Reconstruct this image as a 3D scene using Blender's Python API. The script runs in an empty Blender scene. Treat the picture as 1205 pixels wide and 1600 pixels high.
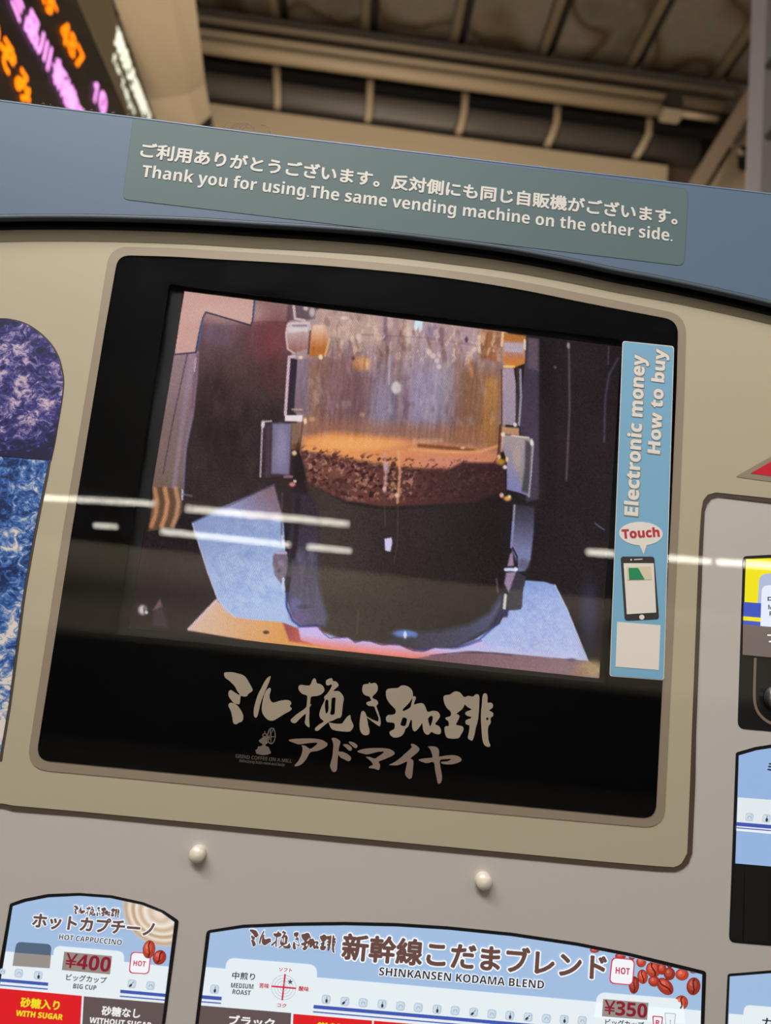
import bpy, math, random
import numpy as np
from mathutils import Vector, Matrix

random.seed(4)
sc = bpy.context.scene
COL = sc.collection

# ------------------------------------------------------------------ camera
IMG_W, IMG_H, FPX = 1205.0, 1600.0, 1130.0
_up = Vector((815, 7500, -FPX)).normalized()
_xr = Vector((28000, -3213, -FPX)); _xr = (_xr - _up * _xr.dot(_up)).normalized()
_yd = _up.cross(_xr).normalized()
ROT = Matrix((_xr, _yd, _up))            # camera axes -> world axes
EYE = Vector((0.0, -0.50, 1.45))
cam_d = bpy.data.cameras.new('camera')
cam = bpy.data.objects.new('camera', cam_d); COL.objects.link(cam)
cam.matrix_world = Matrix.Translation(EYE) @ ROT.to_4x4()
cam_d.sensor_fit = 'VERTICAL'; cam_d.sensor_height = 36.0
cam_d.lens = FPX / IMG_H * 36.0
cam_d.clip_start = 0.02; cam_d.clip_end = 200
cam_d.dof.use_dof = True
cam_d.dof.aperture_fstop = 5.6
sc.camera = cam

def ray(px, py):
    return ROT @ Vector((px - IMG_W / 2, IMG_H / 2 - py, -FPX))
def P(px, py, Y=0.0):                      # point of a plane parallel to the machine front
    d = ray(px, py); return EYE + d * ((Y - EYE.y) / d.y)
def Q(px, py, X):                          # point of a plane across the machine
    d = ray(px, py); return EYE + d * ((X - EYE.x) / d.x)
def R(px, py, Z):                          # point of a level plane
    d = ray(px, py); return EYE + d * ((Z - EYE.z) / d.z)
_c = P(602.5, 900); _fwd = ROT @ Vector((0, 0, -1))
cam_d.dof.focus_distance = (_c - EYE).dot(_fwd)

# ------------------------------------------------------------------ world, lights, exposure
w = bpy.data.worlds.new('night'); sc.world = w; w.use_nodes = True
w.node_tree.nodes['Background'].inputs[0].default_value = (1.0, 0.86, 0.68, 1)
w.node_tree.nodes['Background'].inputs[1].default_value = 0.04
def area(name, loc, target, sx, sy, power, col):
    l = bpy.data.lights.new(name, 'AREA'); l.shape = 'RECTANGLE'; l.size = sx; l.size_y = sy
    l.energy = power; l.color = col
    o = bpy.data.objects.new(name, l); COL.objects.link(o); o.location = loc
    o.rotation_euler = (Vector(target) - Vector(loc)).to_track_quat('-Z', 'Y').to_euler()
    return o
area('platform_light_near', (-0.75, -1.35, 3.35), (0, 0, 1.5), 2.4, 0.5, 85, (1.0, 0.95, 0.89))
area('platform_light_side', (2.2, -1.8, 3.2), (0, 0, 1.2), 1.6, 0.5, 14, (1.0, 0.95, 0.89))
area('bounce_fill_far', (0.3, 1.6, 1.7), (0.6, 4.0, 4.6), 2.2, 0.8, 46, (1.0, 0.87, 0.72))  # added upward fill in place of floor bounce, hidden behind the machine
area('fill_light_left', (-0.4, 0.9, 2.0), (-1.4, 2.2, 3.4), 0.8, 0.5, 10, (1.0, 0.85, 0.62))  # added unseen uplight that brightens the board and girder
area('platform_light_opposite', (0, -4.2, 3.6), (0, -7.2, 1.6), 8.0, 0.3, 300, (1.0, 0.9, 0.75))
sc.view_settings.view_transform = 'Standard'
sc.view_settings.look = 'None'
sc.view_settings.exposure = 0.0
sc.cycles.caustics_refractive = False
sc.view_settings.gamma = 1.0
sc.view_settings.use_curve_mapping = False

# ------------------------------------------------------------------ materials
def s2l(c):
    c = c / 255.0
    return c / 12.92 if c <= 0.04045 else ((c + 0.055) / 1.055) ** 2.4
def lin(rgb): return tuple(s2l(v) for v in rgb) + (1.0,)
def mat(name, rgb, rough=0.5, metal=0.0, coat=0.0, emit=0.0, vary=0.06, scale=30.0, bump=0.0, stretch=None, spec=0.5):
    m = bpy.data.materials.new(name); m.use_nodes = True
    nt = m.node_tree; b = nt.nodes['Principled BSDF']
    b.inputs['Roughness'].default_value = rough
    b.inputs['Metallic'].default_value = metal
    b.inputs['Coat Weight'].default_value = coat
    b.inputs['Coat Roughness'].default_value = 0.015
    b.inputs['Specular IOR Level'].default_value = spec
    c = lin(rgb)
    if vary > 0:
        tc = nt.nodes.new('ShaderNodeTexCoord'); mp = nt.nodes.new('ShaderNodeMapping')
        nz = nt.nodes.new('ShaderNodeTexNoise'); nz.inputs['Scale'].default_value = scale
        nz.inputs['Detail'].default_value = 3.0
        if stretch: mp.inputs['Scale'].default_value = stretch
        mx = nt.nodes.new('ShaderNodeMix'); mx.data_type = 'RGBA'
        mx.inputs[6].default_value = tuple(v * (1 - vary) for v in c[:3]) + (1,)
        mx.inputs[7].default_value = tuple(min(1, v * (1 + vary)) for v in c[:3]) + (1,)
        nt.links.new(tc.outputs['Object'], mp.inputs[0]); nt.links.new(mp.outputs[0], nz.inputs['Vector'])
        nt.links.new(nz.outputs['Fac'], mx.inputs[0])
        nt.links.new(mx.outputs[2], b.inputs['Base Color'])
        if bump > 0:
            bp = nt.nodes.new('ShaderNodeBump'); bp.inputs['Strength'].default_value = bump
            bp.inputs['Distance'].default_value = 0.002
            nt.links.new(nz.outputs['Fac'], bp.inputs['Height']); nt.links.new(bp.outputs[0], b.inputs['Normal'])
        if emit > 0:
            nt.links.new(mx.outputs[2], b.inputs['Emission Color'])
    else:
        b.inputs['Base Color'].default_value = c
        b.inputs['Emission Color'].default_value = c
    if emit > 0: b.inputs['Emission Strength'].default_value = emit
    return m
_lit = {}
def lit(rgb):                              # back-lit print: gives off its own light
    k = tuple(rgb)
    if k not in _lit:
        m = mat('backlit_print', rgb, 0.35, 0, 1.0, 0, 0.0)
        b = m.node_tree.nodes['Principled BSDF']
        b.inputs['Base Color'].default_value = tuple(v * 0.12 for v in lin(rgb)[:3]) + (1,)
        b.inputs['Emission Color'].default_value = lin(rgb)
        b.inputs['Emission Strength'].default_value = 0.95
        _lit[k] = m
    return _lit[k]

M_SILVER = mat('champagne_panel', (184, 174, 151), 0.42, 0.10, 1.0, 0, 0.03, 4)
M_GREY = mat('grey_panel', (196, 190, 187), 0.42, 0.08, 1.0, 0, 0.03, 4)
M_RING = mat('bezel_print', (152, 138, 120), 0.45, 0.2, 1.0, 0, 0.02, 8)
M_BROWN = mat('brown_line', (76, 62, 52), 0.5, 0, 1.0, 0, 0.03, 20)
M_BLACK = mat('black_print', (5, 5, 9), 0.5, 0, 0.0, 0, 0.1, 20, spec=0.1)
M_BLACKG = mat('black_gloss', (8, 8, 12), 0.4, 0, 1.0, 0, 0.1, 20)
M_FRAME = mat('monitor_plastic', (40, 42, 46), 0.5, 0, 0, 0, 0.05, 60)
M_FASC = mat('blue_fascia', (81, 103, 129), 0.55, 0.0, 0.0, 0, 0.03, 6)
M_GREENL = mat('green_label', (80, 103, 107), 0.6, 0, 0.0, 0, 0.03, 12)
M_GREENE = mat('label_edge', (60, 78, 80), 0.5, 0, 0, 0, 0)
M_LETTER = mat('pale_letter', (212, 208, 203), 0.5, 0, 0, 0, 0.0)
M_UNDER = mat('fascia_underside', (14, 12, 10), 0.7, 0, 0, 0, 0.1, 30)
M_COVE = mat('cove_strip', (150, 139, 120), 0.45, 0.1, 0.6, 0, 0.03, 10)
M_GOLD = mat('logo_beige', (154, 141, 124), 0.5, 0, 0, 0, 0.03, 40)
M_GOLD2 = mat('logo_taupe', (126, 109, 98), 0.5, 0, 0, 0, 0.03, 40)
M_GOLD3 = mat('emblem_grey', (104, 92, 84), 0.5, 0, 0, 0, 0.03, 40)
M_STICK = mat('blue_sticker', (124, 174, 206), 0.6, 0, 0, 0, 0.02, 30, spec=0.2)
M_STICKW = mat('sticker_white', (226, 220, 212), 0.6, 0, 0, 0, 0.02, 30, spec=0.2)
M_STICKO = mat('letter_outline', (150, 150, 150), 0.6, 0, 0, 0, 0)
M_RED = mat('sticker_red', (188, 40, 66), 0.6, 0, 0, 0, 0)
M_DARKP = mat('phone_dark', (48, 46, 50), 0.6, 0, 0, 0, 0)
M_GREEN = mat('card_green', (22, 140, 88), 0.6, 0, 0, 0, 0)
M_BEIGEP = mat('card_beige', (214, 204, 176), 0.6, 0, 0, 0, 0)
M_CAP = mat('screw_cap', (226, 216, 200), 0.35, 0.1, 0.3, 0, 0.04, 200)
M_BODY = mat('cabinet_body', (190, 188, 184), 0.5, 0.2, 0.2, 0, 0.03, 5)

# clear front pane
M_GLASS = bpy.data.materials.new('clear_pane'); M_GLASS.use_nodes = True
_b = M_GLASS.node_tree.nodes['Principled BSDF']
_b.inputs['Transmission Weight'].default_value = 1.0; _b.inputs['Roughness'].default_value = 0.0
_b.inputs['IOR'].default_value = 1.35; _b.inputs['Base Color'].default_value = (0.98, 0.98, 1, 1)

# ------------------------------------------------------------------ object helpers
def link(o, parent=None):
    COL.objects.link(o)
    if parent: o.parent = parent
    return o
def tag(o, label=None, cat=None, group=None, kind=None):
    if label: o['label'] = label
    if cat: o['category'] = cat
    if group: o['group'] = group
    if kind: o['kind'] = kind
    return o
def empty(name, loc=(0, 0, 0)):
    o = bpy.data.objects.new(name, None); o.location = loc; o.empty_display_size = 0.1
    return link(o)
def put(name, verts, faces, m, parent=None, smooth=False):
    vs = [Vector(v) for v in verts]
    if parent is None:
        lo = Vector([min(v[i] for v in vs) for i in range(3)]); hi = Vector([max(v[i] for v in vs) for i in range(3)])
        org = (lo + hi) / 2; org.z = lo.z
    else:
        org = Vector((0, 0, 0))
        q = parent
        while q: org = org; q = q.parent
        off = world_loc(parent); vs = [v - off for v in vs]
    if parent is None: vs = [v - org for v in vs]
    me = bpy.data.meshes.new(name); me.from_pydata([tuple(v) for v in vs], [], faces); me.update()
    me.materials.append(m)
    if smooth:
        me.polygons.foreach_set('use_smooth', [True] * len(me.polygons))
    o = bpy.data.objects.new(name, me)
    if parent is None: o.location = org
    return link(o, parent)
def world_loc(o):
    v = Vector((0, 0, 0))
    while o: v += o.location; o = o.parent
    return v
BOXF = [(0, 1, 2, 3), (4, 7, 6, 5), (0, 4, 5, 1), (1, 5, 6, 2), (2, 6, 7, 3), (3, 7, 4, 0)]
def box(name, x0, x1, y0, y1, z0, z1, m, parent=None):
    v = [(x0, y0, z0), (x0, y1, z0), (x1, y1, z0), (x1, y0, z0), (x0, y0, z1), (x0, y1, z1), (x1, y1, z1), (x1, y0, z1)]
    return put(name, v, BOXF, m, parent)
def sweep(name, pts, r, m, parent=None, n=12, flat=1.0, smooth=True):
    """tube through world points"""
    pts = [Vector(p) for p in pts]; V = []; Fc = []
    for i, p in enumerate(pts):
        t = (pts[min(i + 1, len(pts) - 1)] - pts[max(i - 1, 0)]).normalized()
        ref = Vector((0, 1, 0)) if abs(t.y) < 0.9 else Vector((0, 0, 1))
        a = t.cross(ref).normalized(); b = t.cross(a).normalized()
        for k in range(n):
            th = 2 * math.pi * k / n
            V.append(p + a * (r * math.cos(th)) + b * (r * flat * math.sin(th)))
    for i in range(len(pts) - 1):
        for k in range(n):
            Fc.append((i * n + k, i * n + (k + 1) % n, (i + 1) * n + (k + 1) % n, (i + 1) * n + k))
    Fc.append(tuple(range(n))[::-1]); Fc.append(tuple((len(pts) - 1) * n + k for k in range(n)))
    return put(name, V, Fc, m, parent, smooth)

def catmull(pts, n=4):
    out = []; N = len(pts)
    for i in range(N):
        p0, p1, p2, p3 = [np.array(pts[(i + k - 1) % N], float) for k in range(4)]
        for j in range(n):
            t = j / n
            out.append(tuple(0.5 * ((2 * p1) + (-p0 + p2) * t + (2 * p0 - 5 * p1 + 4 * p2 - p3) * t * t + (-p0 + 3 * p1 - 3 * p2 + p3) * t ** 3)))
    return out
def rnd(pts, r, n=6):
    """round the corners of a pixel polygon; r a number or list"""
    N = len(pts); out = []
    for i in range(N):
        rr = r[i] if isinstance(r, (list, tuple)) else r
        p = np.array(pts[i], float); a = np.array(pts[i - 1], float) - p; b = np.array(pts[(i + 1) % N], float) - p
        la, lb = np.linalg.norm(a), np.linalg.norm(b)
        if rr <= 0: out.append(tuple(p)); continue
        d = min(rr, la * 0.49, lb * 0.49)
        s, e = p + a / la * d, p + b / lb * d
        for k in range(n + 1):
            t = k / n
            out.append(tuple((1 - t) ** 2 * s + 2 * t * (1 - t) * p + t * t * e))
    return out
def clip(sub, cl):
    """Sutherland-Hodgman clip of polygon sub by convex polygon cl"""
    ar = sum(cl[i - 1][0] * cl[i][1] - cl[i][0] * cl[i - 1][1] for i in range(len(cl)))
    if ar < 0: cl = cl[::-1]
    out = list(sub)
    for i in range(len(cl)):
        a, b = cl[i - 1], cl[i]; inp = out; out = []
        if not inp: return []
        ins = lambda p: (b[0] - a[0]) * (p[1] - a[1]) - (b[1] - a[1]) * (p[0] - a[0]) >= -1e-9
        for k in range(len(inp)):
            p, q = inp[k - 1], inp[k]
            ip, iq = ins(p), ins(q)
            if ip != iq:
                x1, y1, x2, y2 = p[0], p[1], q[0], q[1]
                den = (b[0] - a[0]) * (y2 - y1) - (b[1] - a[1]) * (x2 - x1)
                if abs(den) > 1e-12:
                    t = -((b[0] - a[0]) * (y1 - a[1]) - (b[1] - a[1]) * (x1 - a[0])) / den
                    out.append((x1 + (x2 - x1) * t, y1 + (y2 - y1) * t))
            if iq: out.append(q)
    return out
def ell(cx, cy, rx, ry, rot=0, n=24):
    c, s = math.cos(rot), math.sin(rot)
    return [(cx + rx * math.cos(2 * math.pi * k / n) * c - ry * math.sin(2 * math.pi * k / n) * s,
             cy + rx * math.cos(2 * math.pi * k / n) * s + ry * math.sin(2 * math.pi * k / n) * c) for k in range(n)]

def curve_mesh(name, loops, thick, offset=0.0, bevel=0.0):
    cu = bpy.data.curves.new(name, 'CURVE'); cu.dimensions = '2D'; cu.fill_mode = 'BOTH'
    cu.extrude = max(thick / 2 - bevel, 0); cu.bevel_depth = bevel; cu.bevel_resolution = 3 if bevel else 0
    cu.offset = offset
    for L in loops:
        sp = cu.splines.new('POLY'); sp.points.add(len(L) - 1)
        for k, (x, z) in enumerate(L): sp.points[k].co = (x, z, 0, 1)
        sp.use_cyclic_u = True
    ob = bpy.data.objects.new(name, cu); me = bpy.data.meshes.new_from_object(ob)
    bpy.data.objects.remove(ob); bpy.data.curves.remove(cu)
    return me
def place_flat(name, me, yfront, thick, m, parent):
    """mesh drawn in (x, z) around 0 depth -> upright slab with its front at yfront"""
    off = world_loc(parent) if parent else Vector((0, 0, 0))
    mt = Matrix(((1, 0, 0, -off.x), (0, 0, -1, yfront + thick / 2 - off.y), (0, 1, 0, -off.z), (0, 0, 0, 1)))
    me.transform(mt); me.materials.clear(); me.materials.append(m); me.name = name
    return link(bpy.data.objects.new(name, me), parent)
def toXZ(L, Y):
    r = []
    for (x, y) in L:
        p = P(x, y, Y); r.append((p.x, p.z))
    return r
def slab(name, loops, Y, m, parent, thick=0.0002, offset=0.0, bevel=0.0, xf=None):
    """flat printed or cut shape traced on the machine front; loops in pixels"""
    if loops and isinstance(loops[0][0], (int, float, np.floating)): loops = [loops]
    LL = [toXZ(L, Y) for L in loops]
    if xf: LL = [[xf(p) for p in L] for L in LL]
    me = curve_mesh(name, LL, thick, offset, bevel)
    return place_flat(name, me, Y, thick, m, parent)
def band(p, q, wd):
    p, q = np.array(p, float), np.array(q, float); d = (q - p) / np.linalg.norm(q - p); n = np.array((-d[1], d[0])) * wd / 2
    return [tuple(p + n), tuple(q + n), tuple(q - n), tuple(p - n)]
def strokes(pts, wd):
    """outline of an open pixel polyline of width wd"""
    pts = [np.array(p, float) for p in pts]; L, Rr = [], []
    for i, p in enumerate(pts):
        t = pts[min(i + 1, len(pts) - 1)] - pts[max(i - 1, 0)]; t /= np.linalg.norm(t)
        n = np.array((-t[1], t[0])) * wd / 2
        L.append(tuple(p + n)); Rr.append(tuple(p - n))
    return L + Rr[::-1]

_refh = {}
def text_raw(s, spacing=1.0):
    cu = bpy.data.curves.new('lettering', 'FONT'); cu.body = s; cu.size = 1.0
    cu.extrude = 0; cu.space_character = spacing; cu.resolution_u = 3
    ob = bpy.data.objects.new('lettering', cu); me = bpy.data.meshes.new_from_object(ob)
    bpy.data.objects.remove(ob); bpy.data.curves.remove(cu)
    return me
def sans(s, heavy):
    """use the plain and bold grotesque alphabets of the built-in font set"""
    o = ''
    for c in s:
        if 'A' <= c <= 'Z': o += chr((0x1D5D4 if heavy else 0x1D5A0) + ord(c) - 65)
        elif 'a' <= c <= 'z': o += chr((0x1D5EE if heavy else 0x1D5BA) + ord(c) - 97)
        elif '0' <= c <= '9': o += chr((0x1D7EC if heavy else 0x1D7E2) + ord(c) - 48)
        else: o += c
    return o
def capheight(s):
    k = 'H' if all(ord(c) < 0x2000 for c in s) else '国'
    if k not in _refh:
        me = text_raw(sans(k, True)); ys = [v.co.y for v in me.vertices]; _refh[k] = (min(ys), max(ys)); bpy.data.meshes.remove(me)
    return _refh[k]
def text3(name, s, O, ex, ey, m, parent, bold=0.0):
    """lettering whose ink width spans ex and whose capital height spans ey, baseline from O;
    bold = stroke growth as a share of the letter size"""
    latin = all(ord(c) < 0x2000 for c in s)
    me = text_raw(sans(s, bold > 0.001))
    n = len(me.vertices); co = np.empty(n * 3, np.float32); me.vertices.foreach_get('co', co); co = co.reshape(-1, 3)
    fc = [tuple(p.vertices) for p in me.polygons]; bpy.data.meshes.remove(me)
    x0, x1 = co[:, 0].min(), co[:, 0].max(); y0, y1 = capheight(s)
    g = max(0.0, bold - (0.02 if latin else 0.0)) if bold > 0 else 0
    cnt = 1 if g <= 0.0005 else (8 if g < .04 else 14)
    off = world_loc(parent) if parent else Vector((0, 0, 0))
    base = np.array(O) - np.array(off); nrm = np.cross(np.array(ex), np.array(ey)); nrm = nrm / np.linalg.norm(nrm)
    V = []; F = []
    for k in range(cnt + (1 if cnt > 1 else 0)):
        dx, dy = (0, 0) if k == cnt or cnt == 1 else (g * math.cos(2 * math.pi * k / cnt), g * math.sin(2 * math.pi * k / cnt))
        u = (co[:, 0] + dx - x0) / (x1 - x0); v = (co[:, 1] + dy - y0) / (y1 - y0)
        new = base[None, :] + u[:, None] * np.array(ex)[None, :] + v[:, None] * np.array(ey)[None, :] + nrm[None, :] * (k * 2.5e-6)
        b0 = k * n; V += [tuple(p) for p in new]; F += [tuple(i + b0 for i in f) for f in fc]
    me = bpy.data.meshes.new(name); me.from_pydata(V, [], F); me.update(); me.materials.append(m)
    return link(bpy.data.objects.new(name, me), parent)
def text(s, a, b, cap, Y, m, parent, bold=0.0, name='lettering', rot=0):
    """a, b baseline ends in pixels; cap = capital height in pixels"""
    A, B = P(a[0], a[1], Y), P(b[0], b[1], Y)
    ex = B - A
    d = np.array((b[0] - a[0], b[1] - a[1]), float); d /= np.linalg.norm(d)
    up_ = (a[0] + d[1] * cap, a[1] - d[0] * cap)
    hgt = (P(up_[0], up_[1], Y) - A).length
    ey = Vector((-ex.z, 0, ex.x)).normalized() * hgt
    return text3(name, s, A, ex, ey, m, parent, bold)

# ------------------------------------------------------------------ setting: floor, far wall seen only as reflection
M_FLOOR = mat('platform_floor', (62, 59, 56), 0.6, 0, 0, 0, 0.1, 3)
tag(box('floor', -7, 7, -9, 7, -0.1, 0.0, M_FLOOR), kind='structure')
M_WFAR = mat('opposite_wall', (196, 186, 168), 0.6, 0, 0, 0, 0.12, 1.5)
M_WLOW = mat('opposite_dado', (14, 14, 17), 0.6, 0, 0, 0, 0.1, 2)
zw1, zw0 = P(600, 898, 7.1).z, P(600, 1034, 7.1).z
tag(box('wall_opposite', -7, 7, -7.3, -7.1, zw0, zw1, M_WFAR), kind='structure')
tag(box('baseboard_opposite', -7, 7, -7.3, -7.06, 0.0, zw0 - .06, M_WLOW), kind='structure')
tag(box('trim_1', -7, 7, -7.3, -7.04, zw0 - .06, zw0, mat('opposite_rail', (120, 116, 108), 0.5)), kind='structure')

# ================================================================== THE VENDING MACHINE
VM = empty('vending_machine')
tag(VM, 'light blue topped coffee vending machine with a big black screen window and glowing menu cards', 'vending machine')

def wx(L, Y, xr): return [(xr, p[1]) for p in L]
ztop = P(0, 155, -0.011).z - 0.004
box('cabinet', -0.62, 0.62, 0.017, 0.75, 0.05, ztop, M_BODY, VM)

def smooth_open(L, n=4):
    o = []; N = len(L)
    for i in range(N - 1):
        p0, p1, p2, p3 = [np.array(L[min(max(i + k - 1, 0), N - 1)], float) for k in range(4)]
        for j in range(n):
            t = j / n
            o.append(tuple(0.5 * ((2 * p1) + (-p0 + p2) * t + (2 * p0 - 5 * p1 + 4 * p2 - p3) * t * t + (-p0 + 3 * p1 - 3 * p2 + p3) * t ** 3)))
    return o + [tuple(map(float, L[-1]))]
def ring(left, tl, top, tr, right, br, bot, bl, r):
    T = smooth_open([tl] + top + [tr], 4)[1:-1]
    L = list(left) + [tl] + T + [tr] + list(right) + [br] + list(bot) + [bl]
    rr = [0] * len(left) + [r[0]] + [0] * len(T) + [r[1]] + [0] * len(right) + [r[2]] + [0] * len(bot) + [r[3]]
    # keep neighbours of a rounded corner far enough away
    out = []; rad = []
    cs = [tl, tr, br, bl]
    for p, q in zip(L, rr):
        if q == 0 and min(math.hypot(p[0] - c[0], p[1] - c[1]) for c in cs) < 72: continue
        out.append(p); rad.append(q)
    return rnd(out, rad, 10)
ring_o = ring([(98, 830), (150, 520)], (171.5, 385.2), [(260, 387), (340, 391.6), (500, 402), (665, 418), (800, 437), (920, 460.7)], (1073, 492.5), [(1070, 600), (1062, 800), (1052, 1000)], (1038, 1295), [(600, 1256), (220, 1218)], (40.5, 1201.5), [29, 31, 34, 36])
ring_i = ring([(112, 830), (163, 520)], (184.5, 398.6), [(260, 400.5), (340, 405), (500, 414.5), (665, 430), (800, 450), (920, 474)], (1060, 500.8), [(1057.5, 600), (1049, 800), (1039, 1000)], (1024.5, 1279.8), [(600, 1239), (220, 1203)], (56, 1187.3), [19, 22, 23, 23])
HOLE = ring_i
# grey front sheet (whole front)
pg = [(-0.62, 0.10), (0.62, 0.10), (0.62, ztop - 0.004), (-0.62, ztop - 0.004)]
def raw_slab(name, L, Y, thick, m, parent, offset=0, bevel=0):
    return place_flat(name, curve_mesh(name, L, thick, offset, bevel), Y, thick, m, parent)
raw_slab('front_panel', [pg, toXZ(HOLE, 0.0)], 0.0, 0.016, M_GREY, VM)

# brown outlined champagne panel
outer = [(-160, 1253), (-60, 1258), (7, 1263), (20, 1267), (136, 1276), (540, 1316), (940, 1353.6), (1030, 1361)] + \
        [(1056, 1362), (1068, 1357), (1076, 1349.5), (1082, 1333), (1087, 1220), (1088, 1150), (1099, 850), (1101.5, 800), (1105, 788), (1112, 779), (1122, 776), (1205, 786), (1400, 806)]
inner = [(-160, 1244), (-60, 1249), (7, 1256), (20, 1258.6), (136, 1269), (540, 1308), (940, 1346), (1030, 1353.6)] + \
        [(1053, 1355), (1061, 1352), (1066, 1348), (1074, 1333), (1078.6, 1220), (1081, 1150), (1092.5, 850), (1096, 798), (1099, 782), (1106, 773), (1119, 769.5), (1205, 778.5), (1400, 798)]
topc = [(1400, 600), (1205, 400), (800, 330), (-160, 300)]
slab('panel_border', [outer + topc, HOLE], -0.0008, M_BROWN, VM, 0.0008)
slab('champagne_panel', [inner + topc, HOLE], -0.0012, M_SILVER, VM, 0.0006)

# ---- blue fascia across the top
YF = -0.011
fas_low = [(-140, 352), (0, 347), (90, 346), (180, 347), (300, 351), (400, 357), (500, 363), (600, 371), (700, 383), (800, 397), (900, 416), (965, 430), (1040, 444), (1120, 461), (1205, 481), (1400, 530)]
fas_top = [(1400, 325), (1205, 301), (1000, 277), (860, 261), (600, 230), (390, 205), (220, 183), (100, 168), (0, 155), (-140, 138)]
def dens(L, n=3):
    o = []
    for i in range(len(L) - 1):
        for k in range(n):
            t = k / n; o.append((L[i][0] * (1 - t) + L[i + 1][0] * t, L[i][1] * (1 - t) + L[i + 1][1] * t))
    return o + [L[-1]]
fl = smooth_open(fas_low, 4)
face_low = [(x, y - 11) for x, y in fl]
fascia = slab('fascia', face_low + fas_top, YF, M_FASC, VM, 0.010, offset=-0.0006, bevel=0.0006)
def ribbon(name, L0, Y0, L1, Y1, m, parent):
    V = [P(x, y, Y0) for x, y in L0] + [P(x, y, Y1) for x, y in L1]; n = len(L0)
    return put(name, V, [(i, i + 1, n + i + 1, n + i) for i in range(n - 1)], m, parent)
M_RIM = mat('fascia_rim_plastic', (74, 84, 96), .5, .0, 0, 0, .03, 8)
rim = [(0, -11.2, YF), (0, -8, YF - .0004), (0, -4.5, YF + .0004), (0, -1.5, YF + .0022), (0, 0, YF + .0045)]
V = []; n_ = len(fl)
for _, dy, yy in rim: V += [P(x, y + dy, yy) for x, y in fl]
put('fascia_rim', V, [(r * n_ + i, r * n_ + i + 1, (r + 1) * n_ + i + 1, (r + 1) * n_ + i) for r in range(len(rim) - 1) for i in range(n_ - 1)], M_RIM, VM, True)
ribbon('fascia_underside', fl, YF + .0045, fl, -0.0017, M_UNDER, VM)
slab('edge_highlight', strokes(smooth_open([(x, y + 1.6) for x, y in fas_top], 3), 1.6), YF - 0.0003, mat('edge_highlight_paint', (112, 132, 158), .4, .1, 0), VM, 0.0004)  # paler painted strip stands in for the highlight on the fascia's top edge
# dark underside and the slanted strip under it
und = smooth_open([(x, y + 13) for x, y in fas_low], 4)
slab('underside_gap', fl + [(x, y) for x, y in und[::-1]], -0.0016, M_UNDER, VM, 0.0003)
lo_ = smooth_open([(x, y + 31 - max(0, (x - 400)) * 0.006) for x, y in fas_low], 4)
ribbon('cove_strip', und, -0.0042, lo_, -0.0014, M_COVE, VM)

# green thank-you label on the fascia
gl = [(208, 186.5), (1076, 296), (1069, 415.5), (192, 311)]
GL = rnd(gl, [3, 12, 12, 9])
slab('label_edge', GL, YF - 0.0001, M_GREENE, VM, 0.0002, offset=0.00035)
lab = slab('thank_you_label', GL, YF - 0.0003, M_GREENL, VM, 0.0002)
tag(lab, 'grey green sticker thanking users in Japanese and English')
text('ご利用ありがとうございます。反対側にも同じ自販機がございます。', (219, 245), (1058, 351), 21.5, YF - 0.0006, M_LETTER, lab, 0.03)
text('Thank you for using.The same vending machine on the other side.', (221, 276), (1051, 377), 18.5, YF - 0.0006, M_LETTER, lab, 0.016)

# dust on the top edge
M_DUST = mat('dust', (120, 105, 88), 0.9)
me_v, me_f = [], []
dv = []
for k in range(26):
    if k < 12: x0 = 385 + random.uniform(-28, 26); y0 = 205 + (x0 - 390) * .125 - random.uniform(0, 4); r = random.uniform(4, 14)
    else: x0 = random.uniform(60, 460); y0 = 155 + x0 * .128 - 1; r = random.uniform(1.5, 4)
    a0 = random.uniform(0, 6)
    pts = [(x0 + r * math.cos(a0 + t * .5) * (1 + .06 * t), y0 - abs(r * .7 * math.sin(a0 + t * .5))) for t in range(7)]
    pp = strokes(pts, 0.8); b0 = len(dv)
    yy = YF + 0.003 + random.uniform(0, 0.006)
    for q in pp: dv.append(P(q[0], q[1], yy))
    n = len(pts)
    for i in range(n - 1): me_f.append((b0 + i, b0 + i + 1, b0 + 2 * n - 2 - i, b0 + 2 * n - 1 - i))
tag(put('dust_fluff', dv, me_f, M_DUST, VM), kind='stuff')

# ---- screen window
slab('window_bezel', [ring_o, ring_i], -0.0017, M_RING, VM, 0.0004)
YD = 0.004                                   # monitor depth behind the pane
YG = -0.0018
# well behind the pane
slab('window_well', ring_o, 0.0163, M_BLACK, VM, 0.0004)
frame_o = rnd([(265, 445), (985, 533), (945, 1067), (181, 991)], 4)
slab('pane_mask', [ring_i, frame_o], -0.0006, M_BLACK, VM, 0.0004)
pane = slab('window_pane', ring_i, YG - 0.0004, M_GLASS, VM, 0.0010)
tag(pane, 'clear pane over the black screen window')
frame_o = rnd([(265, 445), (985, 533), (945, 1067), (181, 991)], 4)
scr = [(288, 454.5), (972, 541), (937, 1060), (201, 981)]
slab('monitor_frame', [frame_o, scr], YD, M_FRAME, VM, 0.004)

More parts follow.
